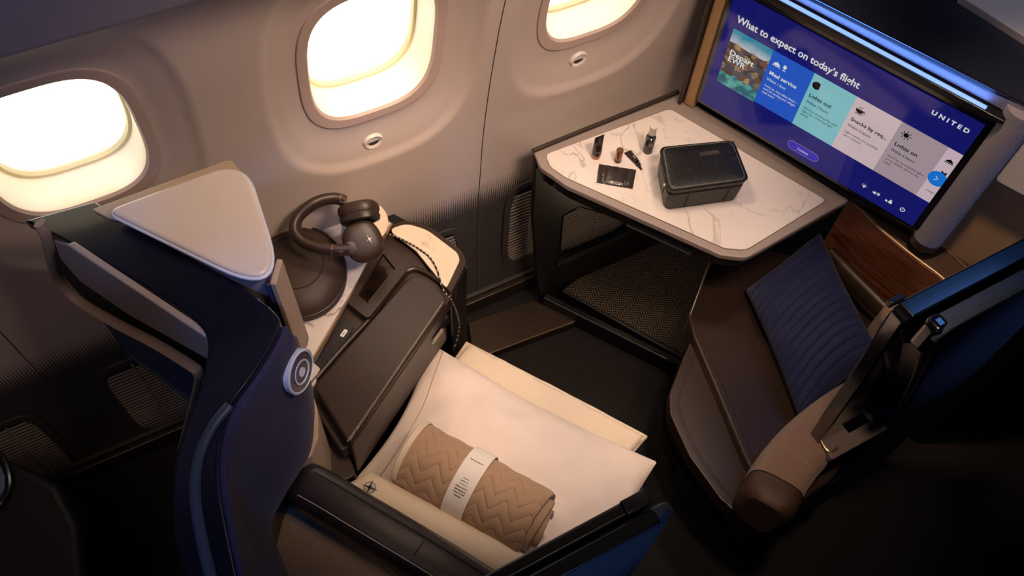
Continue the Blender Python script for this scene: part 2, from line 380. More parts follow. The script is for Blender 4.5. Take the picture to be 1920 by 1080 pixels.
def text_mesh(s, size, org, right, up, name, mat, parent, bold=0.0, width=None, extrude=0.0003, lift=0.0005, shear=0.0):
    cu = bpy.data.curves.new(name, 'FONT'); cu.body = s; cu.size = size; cu.offset = bold; cu.extrude = extrude; cu.space_line = 1.1; cu.resolution_u = 3; cu.shear = shear
    ob = bpy.data.objects.new('tmp', cu); COL.objects.link(ob)
    dg = bpy.context.evaluated_depsgraph_get(); dg.update(); me = bpy.data.meshes.new_from_object(ob.evaluated_get(dg)); bpy.data.objects.remove(ob)
    right = V(right).normalized(); up = V(up).normalized(); nrm = right.cross(up)
    xs = [v.co.x for v in me.vertices]; sx = 1.0
    if width and xs: sx = width / (max(xs) - min(xs))
    off = OFF[parent.name]
    for v in me.vertices: v.co = V(org) - off + right * v.co.x * sx + up * v.co.y + nrm * (v.co.z + lift)
    me.materials.clear(); me.materials.append(M[mat] if isinstance(mat, str) else mat)
    o = bpy.data.objects.new(name, me); COL.objects.link(o); o.parent = parent; OFF[o.name] = off
    return o
def super_ring(c, a, b, hw, hh, p=3.2, n=64):
    out = []
    for k in range(n):
        t = 2 * math.pi * k / n; co, si = math.cos(t), math.sin(t)
        out.append(V(c) + V(a) * (math.copysign(abs(co) ** (2 / p), co) * hw) + V(b) * (math.copysign(abs(si) ** (2 / p), si) * hh))
    return out

# ================================================================== ROOM
PROF = [(-0.05, 1.27), (0.0, 1.275), (0.3, 1.29), (0.5, 1.29), (0.8, 1.275), (1.0, 1.25), (1.2, 1.215), (1.4, 1.165), (1.6, 1.08), (1.8, 0.97)]
def wall_y(z):
    for (z0, y0), (z1, y1) in zip(PROF, PROF[1:]):
        if z <= z1:
            t = (z - z0) / (z1 - z0); t = max(0, min(1, t)); return y0 + (y1 - y0) * t
    return PROF[-1][1]
_yt = [sum(wall_y(-0.05 + 0.01 * i + d * 0.01) for d in range(-6, 7)) / 13 for i in range(200)]
def wy(z):
    f = (z + 0.05) / 0.01; i = int(max(0, min(198, f))); return _yt[i] + (_yt[i + 1] - _yt[i]) * (f - i)
def wn(z):
    d = (wy(z + 0.01) - wy(z - 0.01)) / 0.02; return V((0, 1, -d)).normalized()      # outward normal of the side wall
def wt(z):
    n_ = wn(z); return V((1, 0, 0)).cross(n_) if False else V((0, -(-n_.z), n_.y)).normalized() if False else V((0, (wy(z + .01) - wy(z - .01)), 0.02)).normalized()
WIN = [(-0.145, 1.190), (0.440, 1.175), (0.972, 1.185), (1.505, 1.185)]; RW_, RH_ = 0.154, 0.205          # rim half sizes
def sup(dx, dz, hw, hh, p): return (abs(dx / hw) ** p + abs(dz / hh) ** p) ** (1 / p)
def disp(x, z):
    d = 0.0
    for cx, cz in WIN:
        dx, dz = x - cx, z - cz
        q = sup(dx, dz, 0.230, 0.340, 2.9)
        if q < 1.0:
            t = (1 - q) / 0.34; t = max(0, min(1, t)); e = min(1, (1 - q) / 0.075); e = e * e * (3 - 2 * e)
            d = max(d, 0.009 * e + 0.019 * (t * t * (3 - 2 * t)))
    return d
xs = [-1.3 + 0.008 * i for i in range(0, 474)]
zs = [-0.05 + 0.008 * j for j in range(0, 227)]
HOLE = 1.0
mb = MB(); idx = {}
for i, x in enumerate(xs):
    for j, z in enumerate(zs):
        xx, zz = x, z
        for cx, cz in WIN:
            q = sup(x - cx, z - cz, RW_, RH_, 3.2)
            if 0.93 < q < 1.07:
                xx = cx + (x - cx) / q; zz = cz + (z - cz) / q
        idx[i, j] = len(mb.v); mb.v.append(V((xx, wy(zz) + disp(xx, zz), zz)))
for i in range(len(xs) - 1):
    for j in range(len(zs) - 1):
        x, z = xs[i] + .004, zs[j] + .004
        if any(sup(x - cx, z - cz, RW_, RH_, 3.2) < 0.965 for cx, cz in WIN): continue
        mb.f.append((idx[i, j], idx[i + 1, j], idx[i + 1, j + 1], idx[i, j + 1]))
w = struct(mb.build('wall_left', 'sidewall', fix=False))
for cnum, (cx, cz) in enumerate(WIN):
    n_ = wn(cz); up_ = wt(cz); R_ = V((1, 0, 0)); dp = 0.028
    def ring(hw, hh, depth, p=3.2, shift=0.0):
        out = []
        for q in super_ring((cx, 0, cz), (1, 0, 0), (0, 0, 1), hw, hh, p, 96):
            out.append(V((q.x, wy(q.z) + dp, q.z)) + n_ * depth + up_ * shift)
        return out
    root = struct(thing('window_%d' % (cnum + 1), 'oval airliner window with pale bezel ' + ('beside the seat shell', 'above the headphones', 'behind the desk', 'hidden behind the screen')[cnum], 'window', (cx, wy(cz) + dp, cz - RH_)))
    MB().loft([ring(RW_ * 1.012, RH_ * 1.012, 0.004), ring(RW_ * 1.005, RH_ * 1.005, -0.004), ring(RW_ * .99, RH_ * .99, -0.005), ring(RW_ * .875, RH_ * .895, -0.003), ring(RW_ * .85, RH_ * .875, 0.003)], caps=False).build('bezel', 'bezel', root)
    MB().loft([ring(RW_ * 1.03, RH_ * 1.024, 0.0005), ring(RW_ * 1.0, RH_ * 1.0, 0.0015)], caps=False).build('shadow_gap', 'dark_line', root)
    MB().loft([ring(RW_ * .85, RH_ * .875, 0.003), ring(RW_ * .84, RH_ * .865, 0.012), ring(RW_ * .86, RH_ * .88, 0.055), ring(RW_ * .84, RH_ * .86, 0.07), ring(RW_ * .84, RH_ * .86, 0.085)], caps=False).build('reveal', 'reveal', root)
    MB().loft([ring(RW_ * .85, RH_ * .87, 0.078), ring(RW_ * .80, RH_ * .83, 0.078), ring(RW_ * .785, RH_ * .815, 0.086), ring(RW_ * .80, RH_ * .83, 0.092)], caps=False).build('pane_seal', 'seal', root)
    rp = ring(RW_ * .83, RH_ * .85, 0.082); MB().poly(rp).build('pane', 'glass', root, smooth=False)
# seam lines in the panels
for k, x in enumerate((0.705, -0.43)):
    path = [V((x + (0.0 if k == 0 else 0.0), wy(z) - 0.0002 + disp(x, z), z)) for z in [0.05 + 0.03 * i for i in range(58)]]
    struct(MB().tube(path, 0.0012, 6).build('trim_%d' % (k + 1), 'dark_line'))
# window dimmer buttons
first = None
for k, (x, z) in enumerate(((0.430, 0.900), (0.958, 0.930))):
    n_ = wn(z); c = V((x, wy(z) + disp(x, z), z)) - n_ * 0.001; b = thing('dimmer_button', ('round pale window dimmer button under the window above the headphones', 'round pale window dimmer button under the window behind the desk')[k], 'button', c - V((0, 0, .017)), 'window dimmer buttons')
    upv = wt(z)
    MB().lathe([(0.0235, 0.001), (0.0235, -0.003), (0.0205, -0.007), (0.0165, -0.005), (0.0155, 0.001)], c, n_, 40).build('ring', 'white_plastic', b)
    MB().lathe([(0.0160, -0.001), (0.0150, -0.0025), (0.0, -0.003)], c, n_, 32).build('button_face', 'white_plastic', b)
    half = [c - n_ * 0.0045 + V((1, 0, 0)) * (0.0125 * math.cos(math.pi + math.pi * i / 14)) + upv * (0.0100 * math.sin(math.pi + math.pi * i / 14) - 0.0005) for i in range(15)]
    MB().prism(half, n_ * 0.001).build('half_moon_mark', 'dark_line', b, smooth=False)
# floor level vents
def vent(x0, x1, z0, z1, label):
    cx, cz = (x0 + x1) / 2, (z0 + z1) / 2; y = wy(cz) - 0.004
    t = thing('wall_vent', label, 'vent', (cx, y, z0), 'floor level wall vents')
    o_ = super_ring((cx, y, cz), (1, 0, 0), (0, 0, 1), (x1 - x0) / 2, (z1 - z0) / 2, 4.5, 48); i_ = super_ring((cx, y, cz), (1, 0, 0), (0, 0, 1), (x1 - x0) / 2 - .018, (z1 - z0) / 2 - .018, 4.5, 48)
    MB().loft([o_, [p - V((0, .006, 0)) for p in o_], [p - V((0, .006, 0)) for p in i_], i_], caps=False).build('frame', 'vent', t)
    MB().prism([p + V((0, .002, 0)) for p in i_], (0, .001, 0)).build('backing', 'black', t)
    mb = MB(); n = int((z1 - z0 - .05) / 0.0145)
    for k in range(n):
        z = z0 + .026 + k * 0.0145; q = abs((z - cz) / ((z1 - z0) / 2 - .018)); hw = ((x1 - x0) / 2 - .02) * max(0.2, (1 - min(1, q) ** 4.5)) ** (1 / 4.5)
        mb.box((cx, y - .003, z), ((1, 0, 0), (0, 1, 0), (0, 0, 1)), (hw * 2, 0.003, 0.006))
    mb.box((cx, y - .006, cz), ((1, 0, 0), (0, 1, 0), (0, 0, 1)), (0.004, 0.004, z1 - z0 - .05))
    sl = mb.build('slats', 'vent_slat', t, smooth=False)
    return t
vent(-0.64, -0.49, 0.03, 0.40, 'dark floor level wall vent at the far lower left corner')
vent(-0.345, -0.155, 0.07, 0.45, 'dark floor level wall vent behind the main seat shell')
vent(0.50, 0.655, 0.10, 0.46, 'dark floor level wall vent half hidden behind the console end')
vent(0.785, 0.955, 0.15, 0.53, 'dark floor level wall vent just left of the desk side panel')
vent(0.965, 1.27, 0.08, 0.46, 'dark floor level wall vent seen through the desk side opening')
# baseboard: satin rail along the wall foot
struct(MB().box((0.6, wy(.04) - .012, 0.045), ((1, 0, 0), (0, 1, 0), Z), (3.6, 0.02, 0.05)).build('baseboard_left', 'champ_dark', bevel=.004))
struct(MB().box((0.6, wy(.1) - .006, 0.083), ((1, 0, 0), (0, 1, 0), Z), (3.6, 0.012, 0.010)).build('trim_3', 'vent', bevel=.002))
# other surfaces of the cabin
struct(MB().box((0.6, -0.26, -0.03), ((1, 0, 0), (0, 1, 0), Z), (3.9, 3.08, 0.06)).build('floor', 'floor', smooth=False))
struct(MB().box((0.6, -0.45, 2.62), ((1, 0, 0), (0, 1, 0), Z), (3.9, 2.7, 0.04)).build('ceiling', 'ceil', smooth=False))
struct(MB().box((0.6, -1.78, 1.3), ((1, 0, 0), (0, 1, 0), Z), (3.9, 0.04, 2.6)).build('wall_right', 'ceil', smooth=False))
struct(MB().box((-1.34, -0.25, 1.3), ((1, 0, 0), (0, 1, 0), Z), (0.04, 3.1, 2.6)).build('wall_back', 'ceil', smooth=False))
struct(MB().box((2.53, -0.25, 1.3), ((1, 0, 0), (0, 1, 0), Z), (0.04, 3.1, 2.6)).build('wall_front', 'ceil', smooth=False))
# overhead ledge: underside and face of the stowage bin
bp = [V((-1.3, 1.10, 1.64)), V((-1.3, 1.02, 1.585)), V((-1.3, 0.99, 1.60)), V((-1.3, 0.93, 1.85)), V((-1.3, 0.87, 2.60)), V((-1.3, 1.3, 2.60)), V((-1.3, 1.3, 1.70))]
struct(MB().prism(bp, (3.8, 0, 0)).build('trim_4', 'bin', bevel=.008))

# ================================================================== DESK
ZT = 0.75
desk = thing('desk', 'angled marble topped desk with dark side panel under the screen', 'desk', PZ(1250, 400, 0.0))
top_px = [(1001, 284), (1275, 177), (1592, 375), (1400, 484), (1352, 478), (1062, 348), (1012, 312)]
top = fillet(ZP(top_px, ZT), [0.006, 0.004, 0.004, 0.045, 0.03, 0.035, 0.02])
MB().prism(top, (0, 0, -0.016)).build('desktop', plain('desktop_edge', '#938680', 0.4), desk, bevel=.003)
inl = fillet(ZP([(1022, 290), (1256, 204), (1550, 376), (1398, 470), (1357, 466), (1060, 333), (1032, 314)], ZT), [0.02, 0.02, 0.012, 0.045, 0.02, 0.03, 0.02])
MB().prism([p + Z * 0.0012 for p in inl], (0, 0, -0.003)).build('marble_inlay', 'marble', desk, bevel=.0006)
nin = len(inl)
MB().tube([p + Z * 0.0003 for p in inl], 0.0012, 6, closed=True).build('inlay_edge', 'champagne', desk)
cen = sum(top, V()) / len(top)
apr = [p + (cen - p).normalized() * 0.012 - Z * 0.016 for p in top]
MB().prism(apr, (0, 0, -0.035)).build('apron', 'black_satin', desk, bevel=.003)
# wall side edging standing a little above the desktop
MB().tube([PZ(999, 283, ZT + .004), PZ(1272, 172, ZT + .004)], 0.006, 8).build('edge_trim', 'brown_frame', desk)
# side panel with an opening towards the vents
LY = 1.205
def leg_pt(u, v): return PY(u, v, LY)
outp = [leg_pt(*p) for p in ((998, 290), (1036, 322), (1110, 360), (1345, 470), (1330, 480), (1250, 440), (1150, 495), (1056, 548), (1012, 564), (1003, 520), (994, 400))]
op = fillet([leg_pt(*p) for p in ((1049, 396), (1080, 378), (1178, 408), (1192, 424), (1150, 445), (1042, 490))], 0.012, 4)
def plate_hole(name, outer, hole, vec, mat, parent, bevel=.002):
    bm = bmesh.new(); off = OFF[parent.name]
    def lp(pts): 
        vs = [bm.verts.new(p - off) for p in pts]; return [bm.edges.new((vs[i], vs[(i + 1) % len(vs)])) for i in range(len(vs))]
    e = lp(outer) + lp(hole)
    r = bmesh.ops.triangle_fill(bm, use_beauty=True, use_dissolve=False, edges=e)
    # drop triangles inside the hole
    n_ = V(vec).normalized()
    def inside(p):
        a = V((1, 0, 0)); b = n_.cross(a); q = (p.dot(a), p.dot(b)); c = False; H = [((h - off).dot(a), (h - off).dot(b)) for h in hole]
        for i in range(len(H)):
            (x1, y1), (x2, y2) = H[i], H[i - 1]
            if (y1 > q[1]) != (y2 > q[1]) and q[0] < (x2 - x1) * (q[1] - y1) / (y2 - y1) + x1: c = not c
        return c
    bmesh.ops.delete(bm, geom=[f for f in bm.faces if inside(f.calc_center_median())], context='FACES_ONLY')
    ex = bmesh.ops.extrude_face_region(bm, geom=list(bm.faces)); bmesh.ops.translate(bm, verts=[g for g in ex['geom'] if isinstance(g, bmesh.types.BMVert)], vec=V(vec))
    bmesh.ops.recalc_face_normals(bm, faces=bm.faces)
    me = bpy.data.meshes.new(name); bm.to_mesh(me); bm.free(); me.materials.append(M[mat]); o = bpy.data.objects.new(name, me); COL.objects.link(o); o.parent = parent; OFF[o.name] = off
    if bevel: md = o.modifiers.new('b', 'BEVEL'); md.width = bevel; md.segments = 2; md.limit_method = 'ANGLE'
    return o
plate_hole('side_panel', outp, op, (0, -0.018, 0), 'black', desk)
MB().tube([p - V((0, .019, 0)) for p in op], 0.002, 6, closed=True).build('opening_rim', 'gloss_black', desk)
# rails, latch and stowed tray below the front edge
def rail(name, pts, w, h, mat, z=None, parent=None, bev=.002):
    return MB().tube([PZ(u, v, zz) for u, v, zz in pts], w, 4, h).build(name, mat, parent, bevel=bev, smooth=False)
rail('tray_rail', [(1040, 345, .715), (1150, 395, .715)], .012, .009, 'gloss_black', parent=desk)
rail('latch', [(1071, 352, .722), (1104, 367, .722)], .009, .005, 'silver', parent=desk)
MB().prism(fillet(ZP([(1150, 386), (1345, 478), (1338, 488), (1325, 486), (1146, 400)], .705), .006), (0, 0, -.014)).build('stowed_tray', 'black_satin', desk, bevel=.003)
MB().prism(ZP([(1180, 415), (1300, 470), (1294, 478), (1174, 422)], .715), (0, 0, -.006)).build('tray_edge', 'black_satin', desk, bevel=.001)
# back of the foot space

# foot rest with herringbone carpet
fr = thing('footrest', 'low footwell platform covered with gold flecked herringbone carpet', 'footrest', PZ(1180, 560, 0))
mp_ = ZP([(1052, 545), (1105, 505), (1250, 425), (1380, 470), (1330, 600), (1280, 672)], .065)
MB().prism(mp_, (0, 0, -.06)).build('platform', 'black', fr, bevel=.003)
MB().prism([p + Z * .004 for p in ZP([(1058, 545), (1110, 505), (1250, 430), (1370, 475), (1325, 600), (1279, 664)], .065)], (0, 0, -.003)).build('carpet', 'herring', fr, smooth=False)
a, b = PZ(1024, 548, .07), PZ(1282, 676, .07); d = (b - a).normalized(); nn = d.cross(Z)
MB().box((a + b) / 2 - Z * .035 + nn * .012, (d, nn, Z), ((b - a).length, .025, .07)).build('front_rail', 'black_satin', fr, bevel=.005)
st_ = thing('floor_fairing', 'dark bronze fairing on the floor between console and footwell', 'fairing', PZ(980, 610, 0))
MB().prism(fillet(ZP([(878, 604), (1000, 562), (1080, 600), (1075, 606), (905, 668), (885, 660)], .035), .004), (0, 0, -.035)).build('cover', 'champ_dark', st_, bevel=.004)
MB().tube(ZP([(905, 668), (1078, 602)], .036), .0018, 6).build('edge_strip', 'champagne', st_)

# ================================================================== SCREEN
s0 = 1.575
def TV(u, v, d=0.0): return ST(s0 - d, -.600 + u, .80 + v)
tv = thing('entertainment_screen', 'large seatback screen showing a flight timeline above the desk', 'screen', ST(1.59, -.3, .79))
fr_o = fillet([TV(-.012, -.012), TV(.604, -.012), TV(.604, .352), TV(-.012, .352)], .012)
MB().prism([p + S * .004 for p in fr_o], S * .022).build('bezel', 'gloss_black', tv, bevel=.003)
MB().box(ST(s0 + .001, -.305, 1.158), (S, T, Z), (.012, .61, .012)).build('top_lip', 'black_satin', tv, bevel=.002)
def scrmat(name, c, st=1.0): return emit(name, c, st, 0.07)
E_ = 0.62
SM = {k: scrmat('screen_' + k, c, E_) for k, c in dict(navy='#1a1c78', violet='#3c2cc4', blue='#2f66e0', cyan='#8fd8e0', pink='#e8d0d4', mauve='#bca8b0', pink2='#e6ccd8', white='#ffffff', black='#0a0a10', azure='#1c84f0').items()}
scr = MB().prism([TV(.002, .002), TV(.588, .002), TV(.588, .334), TV(.002, .334)], S * .003).build('display', SM['navy'], tv, smooth=False)
def card(name, u0, u1, v0, v1, mat, d=.0006): return MB().prism([TV(u0, v0, d), TV(u1, v0, d), TV(u1, v1, d), TV(u0, v1, d)], S * (d - .00005)).build(name, mat, scr, smooth=False)
def skyline():
    m = NT('screen_city_photo'); p = m.pos(); u = m.dot(p, tuple(T)); z = m.sep(p)[2]
    cmb = m.n('ShaderNodeCombineXYZ'); m.l(m.math('MULTIPLY', u, 1.0), cmb.inputs[0]); m.l(z, cmb.inputs[1])
    v = m.n('ShaderNodeTexVoronoi'); v.inputs['Scale'].default_value = 70; v.distance = 'CHEBYCHEV'; m.l(cmb.outputs[0], v.inputs['Vector'])
    city = m.ramp(m.sep(v.outputs['Color'])[0], [(0.1, lin('#4a3a34')[:3]), (0.4, lin('#8a6250')[:3]), (0.6, lin('#c0a070')[:3]), (0.8, lin('#5a5560')[:3])])
    n_ = m.noise(45, 4, cmb.outputs[0])
    sky = m.ramp(m.math('ADD', m.math('MULTIPLY', m.math('SUBTRACT', z, 1.0), 14.0), m.math('MULTIPLY', n_, 0.4)), [(0.3, lin('#d8dde0')[:3]), (0.75, lin('#2f9ab8')[:3])])
    water = m.ramp(n_, [(0.4, lin('#1f6a78')[:3]), (0.6, lin('#5fb8b0')[:3])])
    edge = m.math('ADD', 0.995, m.math('MULTIPLY', m.noise(28, 1, cmb.outputs[0]), 0.03)); e2 = m.math('ADD', 0.905, m.math('MULTIPLY', m.noise(25, 2, cmb.outputs[0]), 0.03))
    c = m.mix(m.math('GREATER_THAN', z, edge), city, sky); c = m.mix(m.math('LESS_THAN', z, e2), c, water)
    m.base((0.01, 0.01, 0.01, 1), 0.07); m.l(c, m.b.inputs['Emission Color']); m.b.inputs['Emission Strength'].default_value = E_; return m.m
card('city_photo', .026, .131, .086, .246, skyline())
card('card', .131, .236, .089, .246, SM['blue']); card('card', .236, .341, .089, .246, SM['cyan']); card('card', .341, .448, .089, .246, SM['pink'])
card('card', .448, .555, .089, .246, SM['mauve']); card('card', .555, .588, .089, .246, SM['pink2'])
def stx(s, u, v, size, mat, bold=0, width=None, d=.0012): return text_mesh(s, size, TV(u, v, d), T, Z, 'screen_text', SM[mat], scr, bold * size, width, 0.0)
stx("What to expect on today\u2019s flight", .027, .266, .026, 'white', .018, .309)
stx('Depart', .035, .176, .0215, 'white', .02, .064); stx('EWR', .036, .158, .0215, 'white', .02, .045)
stx('Meal service', .141, .183, .0145, 'white', .02, .070); stx('Within 1 hour', .141, .165, .011, 'white', .0, .050)
stx("Forks up, tray tables down \u2013\nwe\u2019ll be serving your inflight\nmeal soon!", .141, .146, .0092, 'white', 0, .087)
stx('Lights out', .245, .183, .0145, 'black', .02, .056); stx('Within 2 hours', .245, .165, .011, 'black', .01, .056)
stx("We\u2019ll be dimming the cabin\nlights for a relaxing flight\nahead.", .245, .146, .0092, 'black', 0, .087)
stx('Snacks by req...', .351, .183, .0145, 'black', .02, .088); stx('Within 3 hours', .351, .165, .011, 'black', .01, .056)
stx("Light snacks are available\nupon request", .351, .146, .0092, 'black', 0, .083)
stx('Lights on', .458, .183, .0145, 'black', .02, .053); stx('Within 6 hours', .458, .165, .011, 'black', .01, .056)
stx("We\u2019ll be turning the lights\non to better service the\ncabin.", .458, .146, .0092, 'black', 0, .088)
stx('meal s', .566, .117, .009, 'black', 0, .021); stx('M', .570, .176, .014, 'black', .02, .012)
stx('U N I T E D', .488, .300, .0150, 'white', .03, .082)
def disc(u, v, ru, rv, mat, name='icon', a0=0, a1=360, d=.0012, n=32, clip=None):
    pts = [TV(u + ru * math.cos(math.radians(a0 + (a1 - a0) * i / n)), v + rv * math.sin(math.radians(a0 + (a1 - a0) * i / n)), d) for i in range(n + (0 if a1 - a0 == 360 else 1))]
    return MB().prism(pts, S * .0002).build(name, SM[mat], scr, smooth=False)
def icon_poly(pts, mat, d=.0012): return MB().prism([TV(u, v, d) for u, v in pts], S * .0002).build('icon', SM[mat], scr, smooth=False)
# meal dome and glass
def dome(u, v, k, mat):
    disc(u, v, .0085 * k, .0075 * k, mat, a0=0, a1=180); icon_poly([(u - .0105 * k, v - .0035 * k), (u + .0105 * k, v - .0035 * k), (u + .0095 * k, v - .0015 * k), (u - .0095 * k, v - .0015 * k)], mat); disc(u, v + .0085 * k, .0014, .0014, mat)
dome(.150, .214, .95, 'white'); disc(.170, .220, .0042, .0055, 'white'); icon_poly([(.1693, .217), (.1707, .217), (.1707, .210), (.1693, .210)], 'white'); icon_poly([(.166, .2095), (.174, .2095), (.174, .211), (.166, .211)], 'white')
pts = [(.252 + .0105 * math.cos(math.radians(a)), .219 + .0105 * math.sin(math.radians(a))) for a in range(50, 311, 10)] + [(.2565 + .0088 * math.cos(math.radians(a)), .219 + .0085 * math.sin(math.radians(a))) for a in range(290, 69, -10)]
icon_poly(pts, 'black')
disc(.360, .220, .0095, .0105, 'black', a0=180, a1=360)
MB().tube([TV(.369 + .0035 * math.cos(math.radians(a)), .2165 + .0035 * math.sin(math.radians(a)), .0012) for a in range(-100, 101, 20)], .0007, 6).build('icon', SM['black'], scr)
icon_poly([(.350, .207), (.370, .207), (.368, .2085), (.352, .2085)], 'black')
for du in (-.003, 0, .003): MB().tube([TV(.360 + du, .222, .0012), TV(.3592 + du, .2245, .0012), TV(.3608 + du, .2265, .0012), TV(.360 + du, .229, .0012)], .0005, 5).build('icon', SM['black'], scr)
disc(.470, .220, .0058, .0058, 'black')
for k in range(8):
    a = math.radians(k * 45); MB().box(TV(.470 + .0095 * math.cos(a), .220 + .0095 * math.sin(a), .0012), (T * math.cos(a) + Z * math.sin(a), T * -math.sin(a) + Z * math.cos(a), S), (.0042, .0019, .0004)).build('icon', SM['black'], scr, smooth=False)
dome(.573, .213, .95, 'black')
disc(.5725, .160, .0205, .0205, 'azure', 'next_button', a0=40, a1=320, d=.0018)
MB().tube([TV(.567, .166, .002), TV(.5735, .160, .002), TV(.567, .154, .002)], .0008, 6).build('icon', SM['white'], scr)
btn = [TV(*q, .001) for q in [(.259 + .0125 * math.cos(math.radians(a)), .031 + .0125 * math.sin(math.radians(a))) for a in range(90, 271, 12)] + [(.316 + .0125 * math.cos(math.radians(a)), .031 + .0125 * math.sin(math.radians(a))) for a in range(-90, 91, 12)]]
cb = MB().prism(btn, S * .0003).build('continue_button', SM['violet'], scr, smooth=False)
MB().tube(btn, .0004, 5, closed=True).build('button_outline', SM['mauve'], scr)
stx('Continue', .273, .0275, .0105, 'white', 0, .029, .0018)
# small control icons
disc(.450, .034, .0032, .0032, 'white'); icon_poly([(.4485, .029), (.4515, .029), (.4515, .031), (.4485, .031)], 'white')
for k in range(5):
    a = math.radians(k * 45); MB().box(TV(.450 + .0058 * math.cos(a), .035 + .0058 * math.sin(a), .0012), (T * math.cos(a) + Z * math.sin(a), T * -math.sin(a) + Z * math.cos(a), S), (.002, .0007, .0004)).build('icon', SM['white'], scr, smooth=False)
icon_poly([(.473, .0305), (.473, .0345), (.476, .0345), (.480, .0375), (.480, .0275), (.476, .0305)], 'white'); disc(.4865, .034, .0038, .0038, 'white'); disc(.4865, .034, .0015, .0015, 'navy', d=.0016)
disc(.518, .0375, .0022, .0022, 'white'); icon_poly([(.514, .028), (.522, .028), (.522, .035), (.514, .035)], 'white'); icon_poly([(.506, .028), (.512, .028), (.512, .030), (.509, .033), (.506, .033)], 'white')
MB().tube([TV(.5495 + .0052 * math.cos(math.radians(a)), .0315 + .0052 * math.sin(math.radians(a)), .0012) for a in range(120, 421, 15)], .0008, 6).build('icon', SM['white'], scr)
MB().tube([TV(.5495, .032, .0012), TV(.5495, .0385, .0012)], .0008, 6).build('icon', SM['white'], scr)

# ================================================================== MONUMENT around the screen
mon = thing('front_monument', 'upholstered partition carrying the screen, blue light strip and wood panel', 'partition', ST(1.75, 0, 0))
MB().box(ST(1.66, -.30, .94), (S, T, Z), (.08, .66, .48)).build('body', 'black', mon, bevel=.004)
MB().box(ST(s0 + .004, -.302, 1.168), (S, T, Z), (.032, .63, .010)).build('light_shelf', 'black_satin', mon, bevel=.002)
ls = MB().box(ST(s0 - .004, -.335, 1.1755), (S, T, Z), (.009, .612, .005)).build('light_strip', emit('blue_light_strip', '#8fb4ff', 1.25, .3), mon, bevel=.002)
ls['label'] = 'glowing blue light strip'
sl_ = lamp('AREA', 'strip_light', tuple(ST(s0 + .004, -.335, 1.183)), (0, 0, 0), 0.27, (0.10, 0.28, 1.0), 0.60, 0.010)
_d = (Z + S * .9).normalized(); _x = T; _y = (-_d).cross(_x)
sl_.rotation_euler = Matrix((_x, _y, -_d)).transposed().to_euler()
zt = 1.205
eL, eR = PZ(1400, -68, zt), PZ(1922, 196, zt)
MB().prism([ST(1.588, -.66, 1.176), ST(1.588, .040, 1.176), eR - Z * .004, eL - Z * .004], S * .02 - Z * .02).build('upper_fabric', 'fabric_grey', mon)
MB().prism(fillet([eL, eR] + [PZ(u, v, zt) for u, v in ((2010, 150), (1840, 20), (1760, -20), (1640, -100))], .003), (0, 0, -.012)).build('shelf_top', plain('shelf_navy', '#1d212d', 0.4), mon, bevel=.003)
a = [PZ(u, v, zt + .016) for u, v in ((1800, -8), (2000, 118), (2100, 60), (1900, -60))]
MB().prism(a, (0, 0, -.03)).build('laminate_top', 'laminate', mon, bevel=.002)
MB().tube([eL + Z * .001, eR + Z * .001], .0030, 8).build('shelf_edge', 'shell_gloss', mon)
# padded roll right of the screen, and its foot
rr = [(.034 * math.cos(math.radians(a)), .036 * math.sin(math.radians(a))) for a in range(0, 360, 20)]
def roll(z): return [ST(1.600 + q * .9, .030 + w_, z) for w_, q in rr]
MB().loft([roll(.775), roll(.8), roll(1.0), roll(1.16), roll(zt - .014)]).build('side_roll', 'fabric_grey', mon)
MB().loft([[p + Z * dz for p in roll(.75)] for dz in (0, .025)]).build('roll_foot', 'brown_frame', mon, bevel=.004)
MB().box(ST(1.600, -.630, .97), (S, T, Z), (.03, .030, .44)).build('left_fabric', 'fabric_tan', mon, bevel=.006)
MB().box(ST(1.598, -.651, .98), (S, T, Z), (.05, .010, .46)).build('left_edge', 'brown_frame', mon, bevel=.004)
MB().box(ST(1.66, .205, .96), (S, T, Z), (.035, .31, .49)).build('tan_panel', 'fabric_tan', mon, bevel=.004)
# wood panel, champagne edge and leather ledge
wt_px = [(1590, 376), (1620, 403), (1655, 438), (1717, 488), (1760, 520), (1776, 538), (1781, 560)]
wtop = ZP(wt_px, .722)
wtop2 = spline(wtop, 6)
MB().loft([[p, p + S * .012, p + S * .012 - Z * .27, p - Z * .27] for p in wtop2]).build('wood_panel', 'wood', mon)
MB().tube([p + S * .006 for p in wtop2], .0045, 8, .004).build('wood_edge', 'champagne', mon)
led = ZP([(1594, 372), (1640, 384), (1715, 436), (1760, 455), (1850, 520), (1815, 575), (1781, 560), (1776, 538), (1760, 520), (1717, 488), (1655, 438), (1620, 403)], .724)
MB().prism([p + S * .010 for p in led], (0, 0, -.02)).build('ledge', leather('ledge_leather', '#4a372b', .45), mon, bevel=.002)
MB().tube([PZ(1748, 452, .7265) + S * .01, PZ(1815, 513, .7265) + S * .01], .001, 5).build('ledge_seam', 'seam', mon)
MB().box(ST(1.645, .19, .36), (S, T, Z), (.02, .34, .70)).build('lower_panel', 'black', mon)
# fold down silver shelf on the tan panel
q = [PP(u, v, S * 1.60, S) for u, v in ((1862, 338), (1925, 252), (2010, 270), (1990, 420), (1925, 372))]
sh = MB().prism(fillet(q, .014), S * .02).build('folding_shelf', 'silver', mon, bevel=.005); sh['label'] = 'pale rounded folding shelf'

